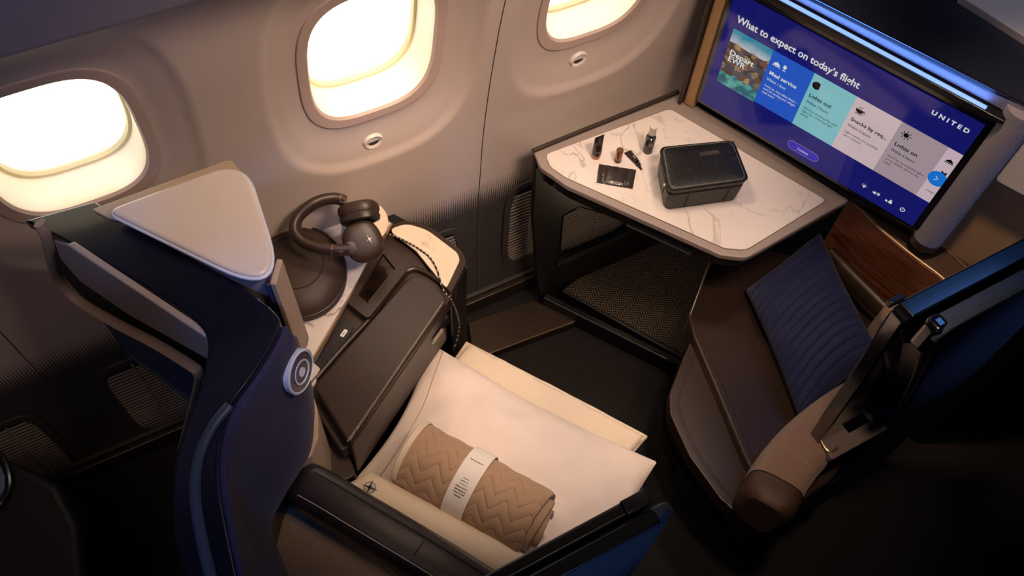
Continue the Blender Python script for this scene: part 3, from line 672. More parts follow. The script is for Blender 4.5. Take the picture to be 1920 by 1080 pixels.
# ================================================================== AMENITY BAG and toiletries
def bagf():
    t = thing('amenity_bag', 'black embossed leather zip case standing on the marble desk', 'bag', (PZ(1247, 390, ZT) + PZ(1385, 385, ZT)) / 2)
    bz = ZT + .0015
    base_ = ZP([(1248, 394), (1384, 385), (1385, 303), (1243, 335)], bz); 
    topq = [PZ(1254, 357, bz + .082), PZ(1404, 337, bz + .082), PZ(1375, 263, bz + .082), PZ(1238, 276, bz + .082)]
    # make the base a slightly smaller copy of the top outline so the case stays a true box
    c = sum(topq, V()) / 4; cb = V((c.x, c.y, bz)); base_ = [cb + (p - c) * .93 for p in topq]
    def lvl(k, ins=0.0, r=.018):
        pts = [base_[i] * (1 - k) + topq[i] * k for i in range(4)]; cc = sum(pts, V()) / 4
        pts = [p + (cc - p).normalized() * ins for p in pts]; return fillet(pts, r, 6)
    MB().loft([lvl(0, .004), lvl(.04, 0), lvl(.4, -.001), lvl(.72, 0)]).build('body', 'blk_leather', t, bevel=.001)
    MB().loft([lvl(.72, .0035), lvl(.80, .0035)], caps=False).build('zip_tape', 'black', t)
    zp = lvl(.76, .0025); zb = MB().tube(zp, .0016, 6, closed=True).build('zip', 'champ_dark', t)
    MB().loft([lvl(.80, 0), lvl(.96, -.001), lvl(1.0, .004, .016), lvl(1.022, .012, .014), lvl(1.045, .030, .012), lvl(1.060, .055, .008), lvl(1.064, .075, .003)]).build('lid', 'blk_leather', t, bevel=.001)
    MB().tube([p - Z * .002 for p in lvl(1.0, -.0005)], .0018, 6, closed=True).build('piping', 'blk_leather', t)
    MB().tube([p + Z * .0 for p in lvl(1.013, .007)], .0005, 4, closed=True).build('lid_stitching', 'grey_print', t)
    # embossed stars
    ex = (topq[1] - topq[0]); ey = (topq[3] - topq[0]); mb = MB(); h = topq[0].z + .00225
    nx, ny = 12, 7
    for i in range(nx):
        for j in range(ny):
            u, v = (i + .7 + (.5 if j % 2 else 0)) / (nx + .6), (j + .8) / (ny + .6)
            if u > .95 or (.45 < u < .73 and .52 < v < .82): continue
            q = topq[0] + ex * u + ey * v; bn_ = max(abs(2 * u - 1), abs(2 * v - 1)); zk = 1.064 if bn_ < .25 else (1.060 if bn_ < .45 else (1.060 - (bn_ - .45) / .25 * .015 if bn_ < .70 else (1.045 - (bn_ - .70) / .18 * .023 if bn_ < .88 else 1.022 - (bn_ - .88) / .08 * .022))); q.z = bz + .082 * zk + .0003; rot = (i * 7 + j * 3) % 4 * .39; e1 = ex.normalized(); e2 = Z.cross(e1)
            for k in range(4):
                a = rot + k * math.pi / 2; d = e1 * math.cos(a) + e2 * math.sin(a); mb.tube([q, q + d * .0048], [.0011, .0003], 4)
    lid_stars = mb.build('embossed_stars', 'blk_leather', t)
    q = topq[0] + ex * .585 + ey * .68; q.z = bz + .082 * 1.056; e1 = ex.normalized(); e2 = Z.cross(e1)
    tagp = fillet([q + e1 * a + e2 * b for a, b in ((-.024, -.007), (.024, -.007), (.024, .007), (-.024, .007))], .002)
    tg = MB().prism(tagp, Z * .002).build('name_tag', 'foil', t, bevel=.0005)
    text_mesh('PerriconeMD', .0085, q - e1 * .020 - e2 * .003 + Z * .0021, e1, e2, 'tag_lettering', 'copper', t, 0.0, .040)
    # side strap panel on the front and zip pull
    f0, f1 = base_[0], base_[1]; d = (f1 - f0).normalized(); nr = d.cross(Z)
    for k in (.27, .80):
        a = f0 + (f1 - f0) * k + nr * .0012 + Z * .004; b2 = topq[0] + (topq[1] - topq[0]) * (k + .01) + nr * .0012; b2.z = bz + .060; MB().tube([a, b2], .0008, 5).build('side_seam', 'black', t)
    zpz = topq[0] * .80 + topq[3] * .2; zpz.z = bz + .066; lf = (topq[0] - topq[1]).normalized()
    MB().box(zpz + lf * .004 - Z * .010, (lf, lf.cross(Z), Z), (.003, .007, .022)).build('zip_pull', 'blk_leather', t, bevel=.001)
    MB().box(zpz + lf * .004 + Z * .004, (lf, lf.cross(Z), Z), (.004, .006, .006)).build('zip_slider', 'silver', t, bevel=.001)
bagf()
RT = V((RW @ V((1, 0, 0))).to_tuple()); RT.z = 0; RT.normalize(); FW = Z.cross(RT)      # roughly picture-right and picture-up on a table
# standing squeeze tube
p = PZ(1117, 294, ZT + .001); t = thing('squeeze_tube', 'tapered black squeeze tube standing upright, leftmost on the desk', 'tube', p)
MB().lathe([(.0105, 0), (.011, .002), (.011, .012), (.0105, .0125)], p, Z, 24).build('cap', 'copper', t)
def tr(z, w_, d_, rot=.5): return [p + Z * z + (RT * math.cos(rot) + FW * math.sin(rot)) * (w_ * math.cos(2 * math.pi * k / 24)) + (FW * math.cos(rot) - RT * math.sin(rot)) * (d_ * math.sin(2 * math.pi * k / 24)) for k in range(24)]
MB().loft([tr(.0125, .0108, .0108), tr(.014, .0125, .0122), tr(.03, .0128, .0105), tr(.052, .0133, .005), tr(.064, .0135, .0015), tr(.074, .0135, .0008)]).build('body', 'amber', t)
text_mesh('MD', .005, p + Z * .028 - FW * .0135 - RT * .003, RT, Z, 'lettering', 'grey_print', t)
# lipstick
p = PZ(1158, 302, ZT + .001); t = thing('lip_balm', 'short cylindrical rose metal lip balm standing beside the squeeze tube', 'lip balm', p)
MB().lathe([(.0085, 0), (.009, .001), (.009, .009), (.0086, .0095)], p, Z, 28).build('base', 'foil', t)
MB().lathe([(.0086, .0095), (.0088, .010), (.0088, .040), (.0080, .0415), (0, .0415)], p, Z, 28).build('cap', 'copper', t)
# eye cream tube lying down
p0, p1 = PZ(1177, 282, ZT + .006), PZ(1203, 317, ZT + .005); t = thing('eye_cream_tube', 'small black tube lying flat with its nozzle towards the sachet', 'tube', (p0 + p1) / 2 - Z * .006)
d = (p1 - p0).normalized(); sd = d.cross(Z)
def tr2(k, w_, h_): c = p0 + (p1 - p0) * k; c.z = ZT + .0008 + h_ + .0002; return [c + sd * w_ * math.cos(2 * math.pi * j / 20) + Z * h_ * math.sin(2 * math.pi * j / 20) for j in range(20)]
MB().loft([tr2(0, .0105, .0008), tr2(.06, .0105, .0010), tr2(.35, .0088, .0045), tr2(.66, .0068, .0062), tr2(.70, .005, .005)]).build('body', 'amber', t)
MB().loft([tr2(.70, .0045, .0045), tr2(.74, .0058, .0055), tr2(.82, .0052, .005), tr2(.84, .0036, .0036), tr2(1.0, .0024, .0026)]).build('nozzle_cap', 'black_satin', t)
MB().box(p0 + (p1 - p0) * .45 + Z * .006, (d, sd, Z), (.012, .003, .0004)).build('lettering', 'grey_print', t)
# spray bottle
p = PZ(1214, 283, ZT + .001); t = thing('spray_bottle', 'dark mist spray bottle with a clear cap standing behind the zip case', 'bottle', p)
MB().lathe([(.0118, 0), (.0128, .0015), (.0128, .048), (.0118, .052), (.0075, .054), (.0075, .058)], p, Z, 28).build('body', 'amber', t)
MB().lathe([(.0078, .056), (.0098, .0575), (.0098, .062), (.0078, .063)], p, Z, 28).build('collar', 'black_satin', t)
MB().lathe([(.0092, .063), (.0092, .084), (.0080, .087), (0, .0875)], p, Z, 28).build('cap', 'clear_cap', t)
for k in range(3): MB().box(p + Z * (.036 - .0035 * k) - FW * .0127, (RT, FW, Z), (.010 - .002 * k, .0006, .0009)).build('lettering', 'grey_print', t)
# sachet
q = ZP([(1118, 343), (1186, 355), (1193, 319), (1123, 308)], ZT + .0012); t = thing('sachet', 'flat black foil sachet lying on the marble in front of the toiletries', 'sachet', sum(q, V()) / 4)
def sg(u, v):
    p = (q[0] * (1 - u) + q[1] * u) * (1 - v) + (q[3] * (1 - u) + q[2] * u) * v
    b = max(0, 1 - abs(2 * (u - .5) / .62) ** 4) * max(0, 1 - abs(2 * (v - .5) / .84) ** 4); return p + Z * (.0012 + .0045 * b + .0004 * math.sin(u * 30) * (1 - b))
m_ = MB().grid(sg, 40, 24); m_.add([q[0] - Z * .001, q[1] - Z * .001, q[2] - Z * .001, q[3] - Z * .001], [(0, 3, 2, 1)]); m_.build('pouch', 'foil', t)
ex = (q[1] - q[0]).normalized(); ey = (q[3] - q[0]).normalized()
text_mesh('PerriconeMD', .0065, q[0] * .82 + q[1] * .18 + ey * .004 + Z * .0022, ey, -ex, 'lettering', 'grey_print', t, 0, .026)
for k in range(4): MB().box(q[0] + (q[1] - q[0]) * (.76 + .035 * k) + ey * (.012) + Z * .004, (ex, ey, Z), (.0008, .014 - .002 * k, .0004)).build('printed_line', 'grey_print', t)

# ================================================================== SIDE CONSOLE
ZC = .655
con = thing('side_console', 'side console with brown leather armrest and marble tops beside the seat', 'console', PZ(760, 600, .0))
def pz(name, px, z, h, mat, r=.01, bevel=.003, par=None, **k): return prism_z(name, px, z, h, mat, par or con, r, bevel, **k)
# body under everything
pz('body', [(505, 425), (560, 385), (660, 358), (760, 412), (800, 425), (868, 472), (876, 492), (842, 556), (655, 838), (560, 720), (540, 640)], ZC - .045, .60, 'black_satin', .01)
# long marble top
pz('marble_top', [(500, 430), (560, 385), (655, 362), (735, 418), (694, 488), (584, 676), (560, 702), (535, 640)], ZC, .035, 'marble2', .008)
MB().tube(ZP([(735, 420), (696, 489), (586, 676), (572, 704)], ZC + .002), .004, 6, .004).build('marble_edge', 'champagne', con)
pz('end_strip', [(560, 702), (584, 676), (600, 690), (590, 722), (574, 738)], ZC, .02, 'silver', .004)
# moulded frame
pz('frame', [(735, 418), (772, 455), (850, 520), (858, 545), (846, 560), (655, 838), (640, 845), (572, 742), (586, 690), (696, 490)], ZC - .012, .04, 'brown_frame', [.01, .01, .02, .02, .01, .004, .004, .004, .004, .004])
ridge = [PZ(u, v, ZC - .006) for u, v in ((577, 728), (640, 655), (700, 590), (748, 525), (772, 505), (800, 512), (832, 535), (846, 552))]
MB().tube(spline(ridge, 6), .006, 8, .007).build('frame_ridge', 'brown_frame', con)
# charging slot
pz('charging_panel', [(646, 598), (664, 612), (655, 630), (581, 724), (575, 712), (580, 700)], ZC - .005, .01, 'gloss_black', .006, .001)
ub = PZ(645, 625, ZC - .004); e1 = (PZ(600, 690, ZC) - PZ(655, 615, ZC)).normalized(); e2 = Z.cross(e1)
MB().prism(fillet([ub + e1 * a + e2 * b for a, b in ((-.010, -.0045), (.010, -.0045), (.010, .0045), (-.010, .0045))], .003), Z * .001).build('usb_port', 'white_print', con)
MB().box(ub + Z * .0012, (e1, e2, Z), (.012, .001, .0006)).build('usb_symbol', 'black', con); MB().box(ub + Z * .0012 + e1 * .002, (e1, e2, Z), (.001, .005, .0006)).build('usb_symbol', 'black', con)
# raised handset holder
ho = ZP([(652, 568), (690, 598), (764, 505), (722, 445), (700, 470)], ZC + .012); hi_ = fillet(ZP([(671, 552), (690, 569), (742, 505), (718, 474)], ZC + .012), .003, 3)
plate_hole('handset_frame', fillet(ho, .01, 4), hi_, (0, 0, -.03), 'brown_frame', con, .002)
pz('handset_screen', [(668, 552), (690, 574), (746, 505), (718, 470)], ZC + .0045, .01, 'screen_off', 0, 0)
pz('handset_card', [(682, 545), (695, 540), (703, 548), (690, 562)], ZC + .0052, .001, 'gloss_black', 0, 0)
MB().tube(ZP([(691, 566), (740, 506)], ZC + .008), .001, 5).build('handset_seam', 'champagne', con)
# leather armrest
arm_px = [(588, 724), (752, 536), (778, 512), (812, 528), (840, 562), (655, 832)]
arm = pz('armrest', arm_px, ZC + .030, .17, 'brown_leather', [.02, .06, .03, .03, .03, .008], .016, seg=5)
e0, e1_ = PZ(655, 830, ZC + .0265), PZ(836, 566, ZC + .0265); d = (e1_ - e0).normalized(); nr = d.cross(Z); L = (e1_ - e0).length
mb = MB(); k = 0.0
while k < L - .004: mb.box(e0 + d * (k + .0015) + nr * (-.004) + Z * .0035, (d, nr, Z), (.0027, .0013, .0010)); k += .0042
mb.build('armrest_stitching', 'thread', con, smooth=False)
MB().tube([e0 + nr * .004 - Z * .012, e1_ + nr * .004 - Z * .012], .001, 5).build('armrest_seam', 'thread_dark', con)
# inner leather side lining and controls
c0, c1 = PZ(826, 600, ZC - .05), PZ(806, 628, ZC - .05)
MB().box((c0 + c1) / 2 + nr * .012, ((c1 - c0), nr, Z), ((c1 - c0).length * 1.6, .010, .03)).build('control_strip', 'gloss_black', con, bevel=.003)
MB().lathe([(.004, 0), (.004, .002), (0, .002)], PZ(800, 636, ZC - .055) + nr * .016, nr, 16).build('status_light', 'green', con)
# lower leather pad behind the armrest
pz('lower_pad', [(578, 735), (598, 785), (650, 842), (668, 890), (640, 905), (560, 880)], ZC - .06, .2, 'brown_leather', .012, .015, seg=5)
# end cabinet
cab = [(722, 424), (762, 412), (806, 424), (868, 470), (877, 495), (846, 562), (812, 520), (772, 458)]
pz('end_cabinet', cab, ZC - .004, .62, 'black_satin', [.02, .04, .10, .05, .03, .01, .005, .005], .004)
pz('cabinet_rim', [(724, 424), (762, 413), (806, 424), (868, 471), (875, 492), (845, 552), (835, 536), (772, 462)], ZC + .004, .012, 'champ_dark', [.02, .04, .10, .05, .03, .01, .005, .005], .003)
pz('cabinet_marble', [(727, 430), (762, 419), (800, 430), (858, 474), (862, 488), (837, 541), (780, 470)], ZC + .0065, .006, 'marble3', [.02, .04, .10, .045, .022, .006, .005], .001)
ct = PZ(868, 512, ZC - .02); MB().box(PZ(866, 516, ZC - .025) , (PZ(876, 498, ZC) - PZ(858, 532, ZC), nr, Z), (.02, .008, .004)).build('cabinet_print', 'grey_print', con)

# ================================================================== HEADPHONE CASE, HEADPHONES, LAMP, CABLE
cc = PZ(557, 503, ZC + .03); cse = thing('round_leather_case', 'round brown leather pouch with metal tag under the headphones', 'case', V((cc.x, cc.y, ZC)))
ax_a = (PZ(655, 480, ZC) - PZ(505, 520, ZC)).normalized()
def ell(r1, z, sx=1.0): 
    c = V((cc.x, cc.y, ZC + z)); ax2 = Z.cross(ax_a); return [c + ax_a * (r1 * .88 * math.cos(2 * math.pi * k / 64)) + ax2 * (r1 * 1.05 * math.sin(2 * math.pi * k / 64)) for k in range(64)]
MB().loft([ell(.118, .001), ell(.124, .006), ell(.124, .018), ell(.120, .022)]).build('base', 'case', cse)
MB().tube(ell(.1225, .022), .0028, 8, closed=True).build('piping', 'headphone_dark', cse)
MB().loft([ell(.118, .023), ell(.108, .038), ell(.090, .050), ell(.066, .058), ell(.035, .062), ell(.005, .063)]).build('lid', 'case', cse)
MB().tube(ell(.070, .0575), .0014, 6, closed=True).build('lid_seam', 'headphone_dark', cse)
q = ZP([(527, 490), (533, 480), (572, 497), (561, 513)], ZC + .05); e = (q[2] - q[1]).normalized()
c_ = sum(q, V()) / 4; e = (PZ(571, 500, c_.z) - PZ(530, 484, c_.z)).normalized(); g = Z.cross(e)
q = [c_ + e * a + g * b for a, b in ((-.026, -.010), (.026, -.010), (.026, .010), (-.026, .010))]
tp = MB().prism([p + Z * (.004 + .003) for p in q], -Z * .002).build('metal_tag', 'copper', cse, bevel=.0005)
text_mesh('POLARIS', .009, c_ - e * .021 - g * .003 + Z * .0072, e, g, 'tag_lettering', 'champ_dark', cse, 0, .040)
hp = thing('headphones', 'brown over ear headphones resting on the round leather case', 'headphones', V((cc.x, cc.y, ZC + .066)))
def cup(c, ax, w_, h_, dpt, ref, name='ear_cup', mat='headphone'):
    ax = V(ax).normalized(); a = V(ref); a = (a - ax * a.dot(ax)).normalized(); b = ax.cross(a)
    def rg(s, h): return super_ring(c + ax * h, a, b, w_ * s, h_ * s, 2.5, 48)
    cu = MB().loft([rg(.93, -dpt), rg(1.0, -dpt * .5), rg(1.0, 0), rg(.97, dpt * .4), rg(.86, dpt * .75), rg(.6, dpt * .95), rg(.2, dpt)]).build(name, mat, hp)
    MB().loft([rg(.80, -dpt * 1.0), rg(.92, -dpt * 1.05), rg(.98, -dpt * 1.5), rg(.93, -dpt * 2.1), rg(.75, -dpt * 2.3), rg(.55, -dpt * 2.0), rg(.5, -dpt * 1.4)]).build('ear_pad', 'headphone_dark', hp)
    return cu, a, b, ax
def toward(c, k=1.0): return (CAM - c).normalized()
c2 = PZ(681, 453, .775); ax2 = (V((-.12, -.62, .78))).normalized(); rgt = (PZ(700, 440, .775) - PZ(655, 462, .775)).normalized()
cu2, a2, b2, n2 = cup(c2, ax2, .043, .046, .016, rgt)
# compass star emblem on the near cup
ec = c2 + n2 * .0165 + a2 * .014
mb = MB()
for k in range(4):
    an = k * math.pi / 2 + .12; dr = a2 * math.cos(an) + b2 * math.sin(an); pr = n2.cross(dr); ln = .011 if k % 2 else .0075
    mb.prism([ec + pr * .0013 + n2 * .0002, ec + dr * ln - n2 * .0006, ec - pr * .0013 + n2 * .0002], n2 * .0006)
mb.build('star_emblem', 'white_print', hp, smooth=False)
for k in range(5): MB().lathe([(.0009, 0), (.0009, .0006), (0, .0006)], c2 + n2 * .0160 - a2 * .006 + a2 * (.003 * math.cos(k * 1.26)) + b2 * (.003 * math.sin(k * 1.26)), n2, 8).build('microphone_hole', 'headphone_dark', hp)
c1 = PZ(672, 392, .80); ax1 = V((.25, .93, .42)).normalized(); rg1 = (PZ(712, 408, .80) - PZ(632, 378, .80)).normalized()
cu1, a1, b1, n1 = cup(c1, ax1, .046, .040, .014, rg1)
hb = [PZ(648, 378, .815), PZ(625, 372, .82), PZ(590, 381, .825), PZ(560, 406, .812), PZ(552, 432, .80), PZ(566, 452, .79), PZ(594, 464, .785), PZ(628, 469, .783), PZ(655, 468, .782)]
hs = spline(hb, 8)
MB().tube(hs, .0125, 16, .0175, up=(0, -.3, 1)).build('headband', 'headphone', hp)
MB().tube([p + V((.012, .004, -.002)) for p in hs[14:44]], .006, 12, .013, up=(0, -.3, 1)).build('headband_padding', 'headphone_dark', hp)
MB().lathe([(.0145, -.001), (.015, 0), (.015, .0035), (.013, .0045), (0, .0045)], c2 + n2 * .011 - a2 * .030, n2, 32).build('hinge', 'headphone_dark', hp)
dd = (hs[-1] - hs[-6]).normalized(); uu = V((0, -.3, 1)).normalized()
for c_ in (hs[-10], hs[4]): 
    dd = (hs[hs.index(c_) + 1] - c_).normalized(); MB().tube([c_ - dd * .0012, c_ + dd * .0012], .0131, 16, .0181, up=(0, -.3, 1)).build('slider_ring', 'copper', hp)
    ii = hs.index(c_); w0 = hs[ii + 4] if ii > 20 else hs[ii + 3]; dv = (hs[ii + 1] - hs[ii]).normalized(); nv = (toward(w0) - dv * toward(w0).dot(dv)).normalized(); sv = dv.cross(nv)
    if ii < 20: w0 = hs[2]
    pp = [w0 + nv * .0155 + dv * a + sv * b for a, b in ((-.005, -.004), (.005, -.004), (.005, .004), (-.005, .004))]
    MB().tube(pp, .0005, 4, closed=True).build('slider_logo', 'grey_print', hp); MB().tube([w0 + nv * .0155 + dv * -.003 + sv * .002, w0 + nv * .0155 + dv * .001, w0 + nv * .0155 + dv * .003 + sv * .003], .0005, 4).build('slider_logo', 'grey_print', hp)
# round cream lamp peeking out behind the headphones
lc = PZ(688, 418, ZC + .05); lt = thing('round_lamp', 'cream round table lamp peeking out behind the headphones', 'lamp', V((lc.x, lc.y, ZC)))
la = V((-.15, -.35, .9)).normalized()
MB().lathe([(.020, 0), (.020, .012), (.008, .016), (.008, .045)], V((lc.x, lc.y, ZC + .0005)), Z, 32).build('foot', 'champ_dark', lt)
MB().lathe([(.046, -.006), (.050, -.003), (.050, .003), (.046, .006), (0, .006)], V((lc.x, lc.y, ZC + .052)), la, 48).build('disc', 'cotton_warm', lt)
# cable
cp = [(716, 438, ZC + .03), (735, 441, ZC + .012), (760, 452, ZC + .0095), (786, 467, ZC + .0095), (806, 483, ZC + .0095), (819, 505, ZC + .0095), (827, 532, ZC + .0095), (834, 548, ZC + .012), (846, 562, ZC + .0), (856, 585, ZC - .06), (861, 608, ZC - .12), (858, 632, ZC - .17), (850, 655, ZC - .21)]
cab_ = MB().tube(spline([PZ(*c_) for c_ in cp], 8), .0021, 8).build('headphone_cable', 'cable'); tag(cab_, 'black and white speckled headphone cable draped over the console end', 'cable')

# ================================================================== OTTOMAN / COMPANION SEAT
ott = thing('ottoman_seat', 'brown leather companion bench seat below the wood panel', 'bench', PZ(1450, 760, 0))
up_px = [(1338, 470), (1312, 540), (1292, 592), (1300, 632), (1338, 720), (1392, 850), (1452, 975), (1560, 900), (1640, 780)]
MB().prism(fillet(ZP(up_px, .47) + [ST(1.60, .10, .47), ST(1.60, -.20, .47), ST(1.55, -.30, .47)], [.02, .03, .04, .02, .05, .05, .01, .01, .01, .01, .01, .01]), (0, 0, -.085)).build('upper_cushion', 'ott_leather', ott, bevel=.014, seg=5)
lo_px = [(1303, 626), (1282, 668), (1255, 738), (1256, 776), (1292, 855), (1350, 935), (1408, 986), (1462, 985), (1395, 850), (1340, 720)]
prism_z('front_cushion', lo_px, .44, .048, 'ott_leather', ott, [.01, .02, .03, .03, .05, .05, .02, .01, .01, .01], .016, seg=5)
def stitch(pts, r=.0006, mat='thread_dark', name='stitching', par=ott): return MB().tube(pts, r, 5).build(name, mat, par)
def inset_line(px, z, px_shift): return spline([PZ(u + px_shift[0], v + px_shift[1], z) for u, v in px], 6)
stitch(inset_line([(1303, 592), (1312, 632), (1352, 725), (1405, 850), (1462, 968)], .4705, (4, 0)))
stitch(inset_line([(1308, 640), (1270, 738), (1271, 776), (1304, 850), (1360, 925), (1412, 972)], .4405, (3, 2)))
stitch(inset_line([(1308, 640), (1270, 738), (1271, 776), (1304, 850), (1360, 925), (1412, 972)], .4405, (7, 1)))
bs = ZP([(1310, 600), (1275, 690), (1262, 770), (1330, 905), (1398, 975), (1452, 970), (1620, 790)], .385) + [ST(1.60, .09, .385), ST(1.60, -.25, .385), ST(1.45, -.33, .385)]
MB().prism(bs, (0, 0, -.05)).build('seat_pan', 'black', ott, bevel=.004)
lowp = ZP([(1256, 800), (1390, 1014), (1440, 1000)], .05) + [ST(1.10, .10, .05), ST(1.60, .10, .05), ST(1.60, -.26, .05), ST(1.35, -.27, .05)]
MB().prism([p + Z * .28 for p in lowp], (0, 0, -.325)).build('base', 'herring', ott, smooth=False)
ra = spline([PZ(1272, 690, .16), PZ(1252, 735, .13), PZ(1246, 785, .10), PZ(1256, 836, .08), PZ(1318, 932, .06), PZ(1388, 1034, .05)], 8)
MB().tube(ra, .006, 8, .012).build('base_rail', 'black_satin', ott)
MB().tube([p + Z * .010 for p in ra], .0016, 6).build('rail_edge', 'champ_dark', ott)
br = [PZ(1552, 480, .545), PZ(1600, 530, .545), PZ(1650, 580, .545), PZ(1690, 622, .545)]
MB().tube(br, .021, 14, .034).build('back_roll', 'ott_leather', ott)
stitch([p + Z * .012 - S * .020 for p in br], .0009)
# fabric bolster on the aisle side, with its leather nose and tray
ZB = .60
bol = thing('armrest_bolster', 'beige fabric bolster armrest with a leather nose beside the bench seat', 'armrest', PZ(1500, 850, .30))
def sweep(path, ra, rb, p=3.4, n=40):
    rings = []
    for i, c in enumerate(path):
        d = (path[min(i + 1, len(path) - 1)] - path[max(i - 1, 0)]).normalized(); a = d.cross(Z).normalized(); rings.append(super_ring(c, a, Z, ra[i], rb[i], p, n))
    return rings
bp0 = [PZ(u, v, ZB - .075) for u, v in ((1424, 968), (1438, 940), (1458, 900), (1496, 852), (1546, 808), (1606, 768), (1676, 730))]
bpth = spline(bp0, 9); nb_ = len(bpth)
ra_ = [.062 * min(1, .62 + .38 * math.sin(min(1, (i + .3) / 9) * math.pi / 2)) for i in range(nb_)]; rb_ = [.080 * min(1, .86 + .14 * math.sin(min(1, (i + .3) / 9) * math.pi / 2)) for i in range(nb_)]
rg_ = sweep(bpth, ra_, rb_); ks_ = 13
MB().loft(rg_[ks_:]).build('fabric_pad', 'fabric_beige', bol)
MB().loft(rg_[:ks_ + 1]).build('leather_nose', leather('nose_leather', '#453025', .55), bol)
MB().tube([p * 1.0 for p in rg_[ks_]], .0014, 6, closed=True).build('nose_seam', 'thread_dark', bol)
MB().tube([p * 1.0 for p in rg_[ks_ + 9]], .0009, 6, closed=True).build('cross_seam', 'seam', bol)
tray = thing('armrest_tray', 'small grey tray with champagne rim set behind the beige bolster', 'tray', PZ(1590, 800, ZB))
prism_z('tray_plate', [(1529, 806), (1612, 752), (1672, 800), (1560, 862)], ZB + .012, .02, plain('tray_grey', '#6b5f5c', .4), tray, [.022, .01, .01, .008], .002)
MB().tube([p for p in fillet(ZP([(1660, 722), (1612, 752), (1529, 806), (1556, 858)], ZB + .013), .02)[8:]], .0026, 8).build('tray_rim', 'champagne', tray)
prism_z('tray_slot', [(1576, 792), (1612, 770), (1632, 790), (1592, 812)], ZB + .0135, .003, 'gloss_black', tray, .003, 0)
eb = thing('end_bolster', 'rounded beige fabric bolster end against the wood panel', 'bolster', PZ(1700, 590, .52))
prism_z('pad', [(1657, 575), (1672, 558), (1712, 552), (1770, 560), (1790, 600), (1730, 640), (1690, 640), (1662, 610)], .62, .12, 'fabric_beige', eb, .03, .022, seg=6, angle=80)
MB().tube(spline(ZP([(1660, 596), (1680, 582), (1720, 578), (1760, 584)], .618), 5), .0009, 5).build('seam', 'thread_dark', eb)

# quilted velvet pillow
def cloth(name, c, thick, mat, parent, nu=70, nv=70, p=2.6, q=.5, wr=.004, wf=9, fn=None, pinch=.03, seed=0.0, flat_bottom=False, warp=None):
    """Pillow between four corner points c[0..3] (0-1 is the u axis); thick is the full thickness."""
    n_ = (c[1] - c[0]).cross(c[3] - c[0]).normalized()
    if n_.z < 0: n_ = -n_
    def base_pt(u, v):
        # edges pulled in between corners
        uu = u + pinch * math.sin(math.pi * v) * (1 - 2 * u); vv = v + pinch * math.sin(math.pi * u) * (1 - 2 * v)
        return (c[0] * (1 - uu) + c[1] * uu) * (1 - vv) + (c[3] * (1 - uu) + c[2] * uu) * vv
    def side(sg):
        def f(u, v):
            e = (max(0, 1 - abs(2 * u - 1) ** p) * max(0, 1 - abs(2 * v - 1) ** p)) ** q
            P = base_pt(u, v); h = thick * .5 * e
            if sg < 0 and flat_bottom: h *= .6
            w_ = wr * noise.fractal(V((P.x * wf + seed, P.y * wf, P.z * wf + sg)), 1.0, 2.0, 3) * min(1, e * 3)
            ex = fn(u, v, e) if (fn and sg > 0) else 0
            return P + n_ * (sg * (h + ex) + w_)
        return f
    m_ = MB().grid(side(1), nu, nv); m_.grid(side(-1), nu // 2 * 2, nv // 2 * 2)
    if parent is None or parent == 'top': return m_.build(name, mat)
    return m_.build(name, mat, parent)
def navyq(u, v, e):
    ph = (u * 15 + .5 * math.sin(v * 3.0 + .6) + .35 * v) % 1.0
    return -.005 * math.exp(-((ph - .5) / .09) ** 2) * min(1, e * 2.5)
nc = [PZ(1538, 437, .585), PZ(1648, 658, .60), PZ(1500, 790, .500), PZ(1398, 545, .500)]
np_ = cloth('velvet_pillow', nc, .15, 'velvet_pillow', None, 150, 60, 2.8, .45, .010, 7, navyq, .02, 3.1)
tag(np_, 'navy blue quilted velvet pillow leaning on the brown bench seat', 'pillow')

# ================================================================== RIGHT HAND PRIVACY SHELL
rs = thing('privacy_shell', 'dark blue aisle side privacy shell right of the bench seat', 'partition', PZ(1600, 900, 0))
Y1, Y2 = .300, .258
def shell_plate(name, px, y, th, mat, par, bevel=.004, r=.01, **k):
    return MB().prism(fillet([PY(u, v, y) for u, v in px], r), (0, th, 0)).build(name, mat, par, bevel=bevel, **k)
# inner sliding door: top at z 1.2
zt2 = 1.20
xd = PZ(1692, 600, zt2).x
door = [V((xd, Y1, zt2)), V((1.42, Y1, zt2)), V((1.45, Y1, .06)), V((1.12, Y1, .06)), V((1.06, Y1, .42)), V((1.03, Y1, .62)), V((xd + .045, Y1, .92))]
MB().prism(fillet(door, [.012, 0, 0, .02, .02, .02, .03]), (0, .030, 0)).build('sliding_door', 'gloss_black', rs, bevel=.004)
MB().box(V(((xd + 1.42) / 2 + .012, Y1 + .014, zt2 + .003)), ((1, 0, 0), (0, 1, 0), Z), (1.42 - xd, .034, .012)).build('door_cap', 'shell_gloss', rs, bevel=.004)
MB().box(V((xd + .012, Y1 + .036, zt2 + .004)), ((1, 0, 0), (0, 1, 0), Z), (.03, .010, .016)).build('door_catch', 'black_satin', rs, bevel=.002)
# front end post of the inner side
pp = [PP(u, v, (0, .335, 0), (0, 1, 0)) for u, v in ((1664, 598), (1604, 712), (1602, 742), (1640, 792), (1668, 720), (1705, 640))]
MB().prism(fillet(pp, [.01, .008, .01, .01, .01, .01]), (0, .008, 0)).build('end_panel', leather('end_leather', '#211a17', .4), rs, bevel=.003)
for k in range(3): MB().box(PY(1689 + 4 * k, 692 - 3 * k, Y1 - .004), ((1, 0, 0), (0, 1, 0), Z), (.005, .001, .007)).build('seat_number_mark', 'white_print', rs, smooth=False)
